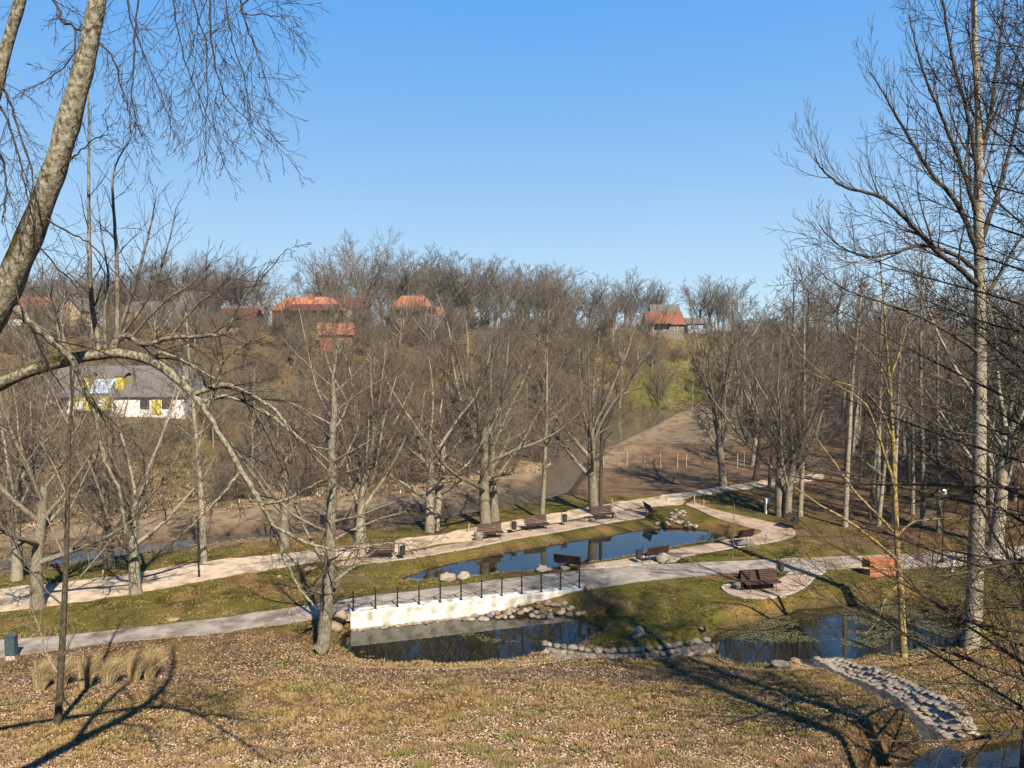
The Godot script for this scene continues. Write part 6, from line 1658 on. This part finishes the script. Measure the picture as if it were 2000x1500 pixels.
func build_growth() -> void:
	rng.seed = 71
	# one fallen leaf: a bent diamond
	var lf := Buf.new()
	lf.quad(Vector3(-0.5, 0.0, 0), Vector3(0, 0.12, -0.3), Vector3(0.5, 0.05, 0), Vector3(0, 0.02, 0.02))
	lf.quad(Vector3(-0.5, 0.0, 0), Vector3(0, 0.02, 0.02), Vector3(0.5, 0.05, 0), Vector3(0, 0.14, 0.3))
	var tuft := Buf.new()
	for k in 9:
		var az := rng.randf() * TAU
		var o := Vector3(cos(az), 0, sin(az))
		var h := rng.randf_range(0.5, 1.0)
		var w := o.rotated(Vector3.UP, 1.5) * 0.09
		var foot := o * rng.randf_range(0.0, 0.5)
		var tip := foot + o * rng.randf_range(0.2, 0.7) + Vector3(0, h, 0)
		tuft.tri(foot - w, foot + w, tip)
	var leaf_at := []
	var leaf_col := []
	var tuft_at := []
	var tuft_col := []
	var tries := 0
	while leaf_at.size() < 52000 and tries < 170000:
		tries += 1
		var d := 16.5 + 16.0 * pow(rng.randf(), 1.35)
		var x := rng.randf_range(-0.72, 0.72) * d
		var a := patchy.get_noise_2d(x * 5.0, -d * 5.0)
		var e := patchy.get_noise_2d(x * 45.0 + 40.0, -d * 45.0)
		if rng.randf() > 0.34 + a * 1.0 + e * 1.5: continue
		if x > 6.0 and rng.randf() < 0.45 and d < 30.0: continue
		if d > 29.0 and paved(x, -d): continue
		if x > 12.0 and x < 14.3 and d > 22.5 and paved(x, -d): continue
		var l := land(x, -d)
		if l.y < 0.12: continue
		var s := rng.randf_range(0.035, 0.085)
		var bs := Basis.from_euler(Vector3(rng.randf_range(-0.5, 0.5), rng.randf() * TAU, rng.randf_range(-0.5, 0.5))).scaled(Vector3.ONE * s)
		leaf_at.append(Transform3D(bs, Vector3(x, l.x + rng.randf_range(0.0, 0.03), -d)))
		var c := Color(0.33, 0.20, 0.12).lerp(Color(0.52, 0.40, 0.28), rng.randf()) if rng.randf() < 0.8 else Color(0.21, 0.12, 0.075)
		leaf_col.append(c * 0.68)
	scatter("fallen_leaves", "pale brown fallen leaves strewn over the near slope", "leaves", lf.mesh(), M.leaf, leaf_at, leaf_col)
	tries = 0
	while tuft_at.size() < 90000 and tries < 260000:
		tries += 1
		var d := 16.5 + 33.0 * pow(rng.randf(), 1.5)
		var x := rng.randf_range(-0.72, 0.72) * d
		if x > 24.0 and d > 44.0: continue
		var e := patchy.get_noise_2d(x * 45.0 + 40.0, -d * 45.0)
		if rng.randf() > 0.62 - e * 0.8: continue
		if (d > 28.0 or x > 11.0) and paved(x, -d): continue
		var l := land(x, -d)
		if l.y < 0.05: continue
		var s := rng.randf_range(0.035, 0.08) * (1.0 + maxf(0.0, -e) * 1.6) * (1.35 if l.y < 1.0 and d > 30.0 else 1.0)
		tuft_at.append(Transform3D(Basis(Vector3.UP, rng.randf() * TAU).scaled(Vector3(s * 1.3, s, s * 1.3)), Vector3(x, l.x - 0.005, -d)))
		var g := ground_color(x, -d, 9.0)
		tuft_col.append(g.lerp(Color(0.21, 0.155, 0.065), rng.randf_range(0.0, 0.32)) * rng.randf_range(0.65, 1.2))
	scatter("dry_turf", "short dry turf and moss covering lawns and slope", "grass", tuft.mesh(), M.leaf, tuft_at, tuft_col)
	# rank grass on the far slope
	var slope_at := []
	var slope_col := []
	tries = 0
	while slope_at.size() < 26000 and tries < 90000:
		tries += 1
		var x := rng.randf_range(-110.0, 80.0)
		var rc := river_at(x)
		var uu := sm(-4, 24, x)
		var d := rc + 12.0 - 9.0 * uu + rng.randf_range(0.0, 100.0 - 50.0 * uu)
		if absf(x) > 0.72 * d: continue
		var n2 := patchy.get_noise_2d(x * 30.0, d * 30.0)
		if rng.randf() > 0.6 + n2 * 1.2: continue
		var s := rng.randf_range(0.18, 0.5)
		slope_at.append(Transform3D(Basis(Vector3.UP, rng.randf() * TAU).scaled(Vector3(s * 1.6, s, s * 1.6)), ground_at(x, -d)))
		slope_col.append(ground_color(x, -d, 9.0).lerp(Color(0.2, 0.15, 0.075), rng.randf_range(0.1, 0.7)) * rng.randf_range(0.7, 1.2))
	scatter("slope_grass", "rank dry grass tufts on the slope across the river", "grass", tuft.mesh(), M.leaf, slope_at, slope_col)
	# straw-coloured ornamental grass
	var clumps := ["leftmost straw-coloured grass clump below the asphalt path", "straw grass clump half behind the young tree's trunk", "dense bright straw grass clump right of the young tree", "narrow upright straw grass clump, fourth from the left", "straw grass clump leaning right, fifth from the left", "rightmost shaded straw grass clump by the path"]
	var where := [Vector3(-16.55, 0.35, -26.36), Vector3(-16.02, 0.31, -26.69), Vector3(-14.95, 0.42, -26.33), Vector3(-14.34, 0.36, -26.73), Vector3(-13.59, 0.33, -27.05), Vector3(-13.24, 0.27, -27.49)]
	for k in 6:
		var at: Vector3 = where[k]
		var t := thing("grass_clump", clumps[k], "grass clump", at, 0.0, "straw-coloured ornamental grasses")
		var b := Buf.new()
		rng.seed = 700 + k
		var tall: float = [1.15, 1.1, 1.2, 1.05, 1.25, 1.1][k]
		for j in 420:
			var az := rng.randf() * TAU
			var o := Vector3(cos(az), 0, sin(az))
			var foot := o * 0.16 * sqrt(rng.randf())
			var spread := rng.randf_range(0.02, 0.42)
			var wind := Vector3(0.34, 0, -0.06) * rng.randf_range(0.5, 1.5)
			var h := tall * rng.randf_range(0.55, 1.1)
			var mid := foot + o * spread * 0.35 + Vector3(0, h * 0.6, 0) + wind * 0.25
			var tip := foot + o * spread + Vector3(0, h, 0) + wind
			var w := o.rotated(Vector3.UP, rng.randf() * PI) * 0.006
			b.quad(foot - w, foot + w, mid + w, mid - w)
			b.tri(mid - w, mid + w, tip)
			var c := Color(0.40, 0.29, 0.13).lerp(Color(0.54, 0.42, 0.23), rng.randf()) * rng.randf_range(0.44, 0.72)
			for q in 9: b.c.append(c)
		part("blades", b.mesh(), M.reed, t)
	# dry reeds on the bank at the right end of the wall
	var rb := Buf.new()
	rng.seed = 720
	for j in 2600:
		var f := rng.randf()
		var x := lerpf(3.6, 5.4, f) + rng.randf_range(-0.35, 0.35)
		var d := lerpf(37.4, 35.4, f) + rng.randf_range(-0.4, 0.7)
		var l := land(x, -d)
		if l.y < -0.15: continue
		var foot := Vector3(x, l.x, -d)
		var tip := foot + Vector3(rng.randf_range(-0.2, 0.2), rng.randf_range(0.12, 0.42), rng.randf_range(-0.05, 0.3))
		var w := Vector3(rng.randf_range(-1, 1), 0, rng.randf_range(-1, 1)).normalized() * 0.009
		rb.tri(foot - w, foot + w, tip)
		var c := Color(0.18, 0.135, 0.07).lerp(Color(0.27, 0.2, 0.115), rng.randf())
		for q in 3: rb.c.append(c)
	tag(part("dry_reeds", rb.mesh(), M.reed, self), "matted dry reeds on the bank at the right end of the white wall", "reeds", "", "stuff")
	# mats of floating weed
	weed("pond_weed", "olive floating weed over most of the right pond", RIGHT_POND, -0.694, 0.055, 0.09, 5)
	weed("pond_weed", "brownish floating weed in streaks on the walled pond", LEFT_POND, -0.694, 0.06, -0.24, 9)

func weed(called: String, label: String, poly: PackedVector2Array, y: float, cell: float, level: float, seed_: int) -> void:
	var f := FastNoiseLite.new()
	f.seed = seed_
	f.frequency = 0.22
	f.fractal_octaves = 5
	f.fractal_gain = 0.62
	var r := Rect2(poly[0], Vector2.ZERO)
	for q in poly: r = r.expand(q)
	var b := Buf.new()
	var nx := int(r.size.x / cell)
	var nz := int(r.size.y / cell)
	for i in nx:
		for j in nz:
			var x := r.position.x + (i + 0.5) * cell
			var z := r.position.y + (j + 0.5) * cell
			var v := f.get_noise_2d(x, z * 1.7)
			var s := shore(poly, x, z)
			if s > -0.05: continue
			var lim := -level
			if poly == RIGHT_POND: lim += 0.30 * sm(12.0, 9.5, x) + 0.45 * sm(-33.8, -32.4, z)
			else: lim += 0.22 * sm(-34.2, -32.8, z)
			if v < lim or rng.randf() < 0.62 - 0.7 * (v - lim): continue
			var o := Vector3(x + rng.randf_range(-0.5, 0.5) * cell, y + rng.randf_range(0.0, 0.004), z + rng.randf_range(-0.5, 0.5) * cell)
			var az := rng.randf() * TAU
			var k := b.v.size()
			var rad := cell * rng.randf_range(0.55, 0.95)
			for q in 5:
				b.v.append(o + Vector3(cos(az + TAU * q / 5), 0, sin(az + TAU * q / 5) * 0.8) * rad * rng.randf_range(0.7, 1.1))
				b.n.append(Vector3.UP)
			for q in range(1, 4):
				b.i.append(k); b.i.append(k + q); b.i.append(k + q + 1)
	tag(part(numbered(called), b.mesh(), M.algae, self), label, "pond weed", "", "stuff")

# ---------------------------------------------------------------- all of it
func _ready() -> void:
	var cam := Camera3D.new()
	cam.name = "camera"
	cam.fov = 53.05
	cam.far = 900.0
	cam.near = 0.05
	add_child(cam)
	cam.position = Vector3(0, 12.5, 0)
	cam.rotation_degrees = Vector3(-3.05, 0, 0)
	cam.current = true
	var sky := ProceduralSkyMaterial.new()
	sky.sky_top_color = Color(0.119, 0.367, 0.58)
	sky.sky_horizon_color = Color(0.522, 0.595, 0.622)
	sky.sky_curve = 0.16
	sky.ground_horizon_color = Color(0.368, 0.386, 0.377)
	sky.ground_bottom_color = Color(0.172, 0.146, 0.11)
	sky.sun_angle_max = 4.0
	var env := Environment.new()
	env.background_mode = Environment.BG_SKY
	env.sky = Sky.new()
	env.sky.sky_material = sky
	env.tonemap_mode = Environment.TONE_MAPPER_LINEAR
	env.tonemap_exposure = 2.9
	env.fog_enabled = true
	env.fog_density = 0.00008
	env.fog_light_color = Color(0.80, 0.87, 0.96)
	env.sdfgi_enabled = true
	env.ssao_enabled = true
	env.ssil_enabled = true
	var we := WorldEnvironment.new()
	we.environment = env
	add_child(we)
	var sun := DirectionalLight3D.new()
	sun.name = "sun"
	sun.light_energy = 1.6
	sun.light_color = Color(1.0, 0.945, 0.86)
	sun.light_angular_distance = 0.5
	sun.shadow_enabled = true
	add_child(sun)
	sun.look_at_from_position(Vector3.ZERO, Vector3(-0.288, -0.669, -0.685))
	patchy.seed = 4
	patchy.frequency = 0.02
	patchy.fractal_octaves = 3
	rough.seed = 8
	rough.frequency = 0.15
	rough.fractal_octaves = 2
	make_materials()
	build_setting()
	near_trees()
	wood()
	build_houses()
	build_stonework()
	build_furniture()
	build_growth()
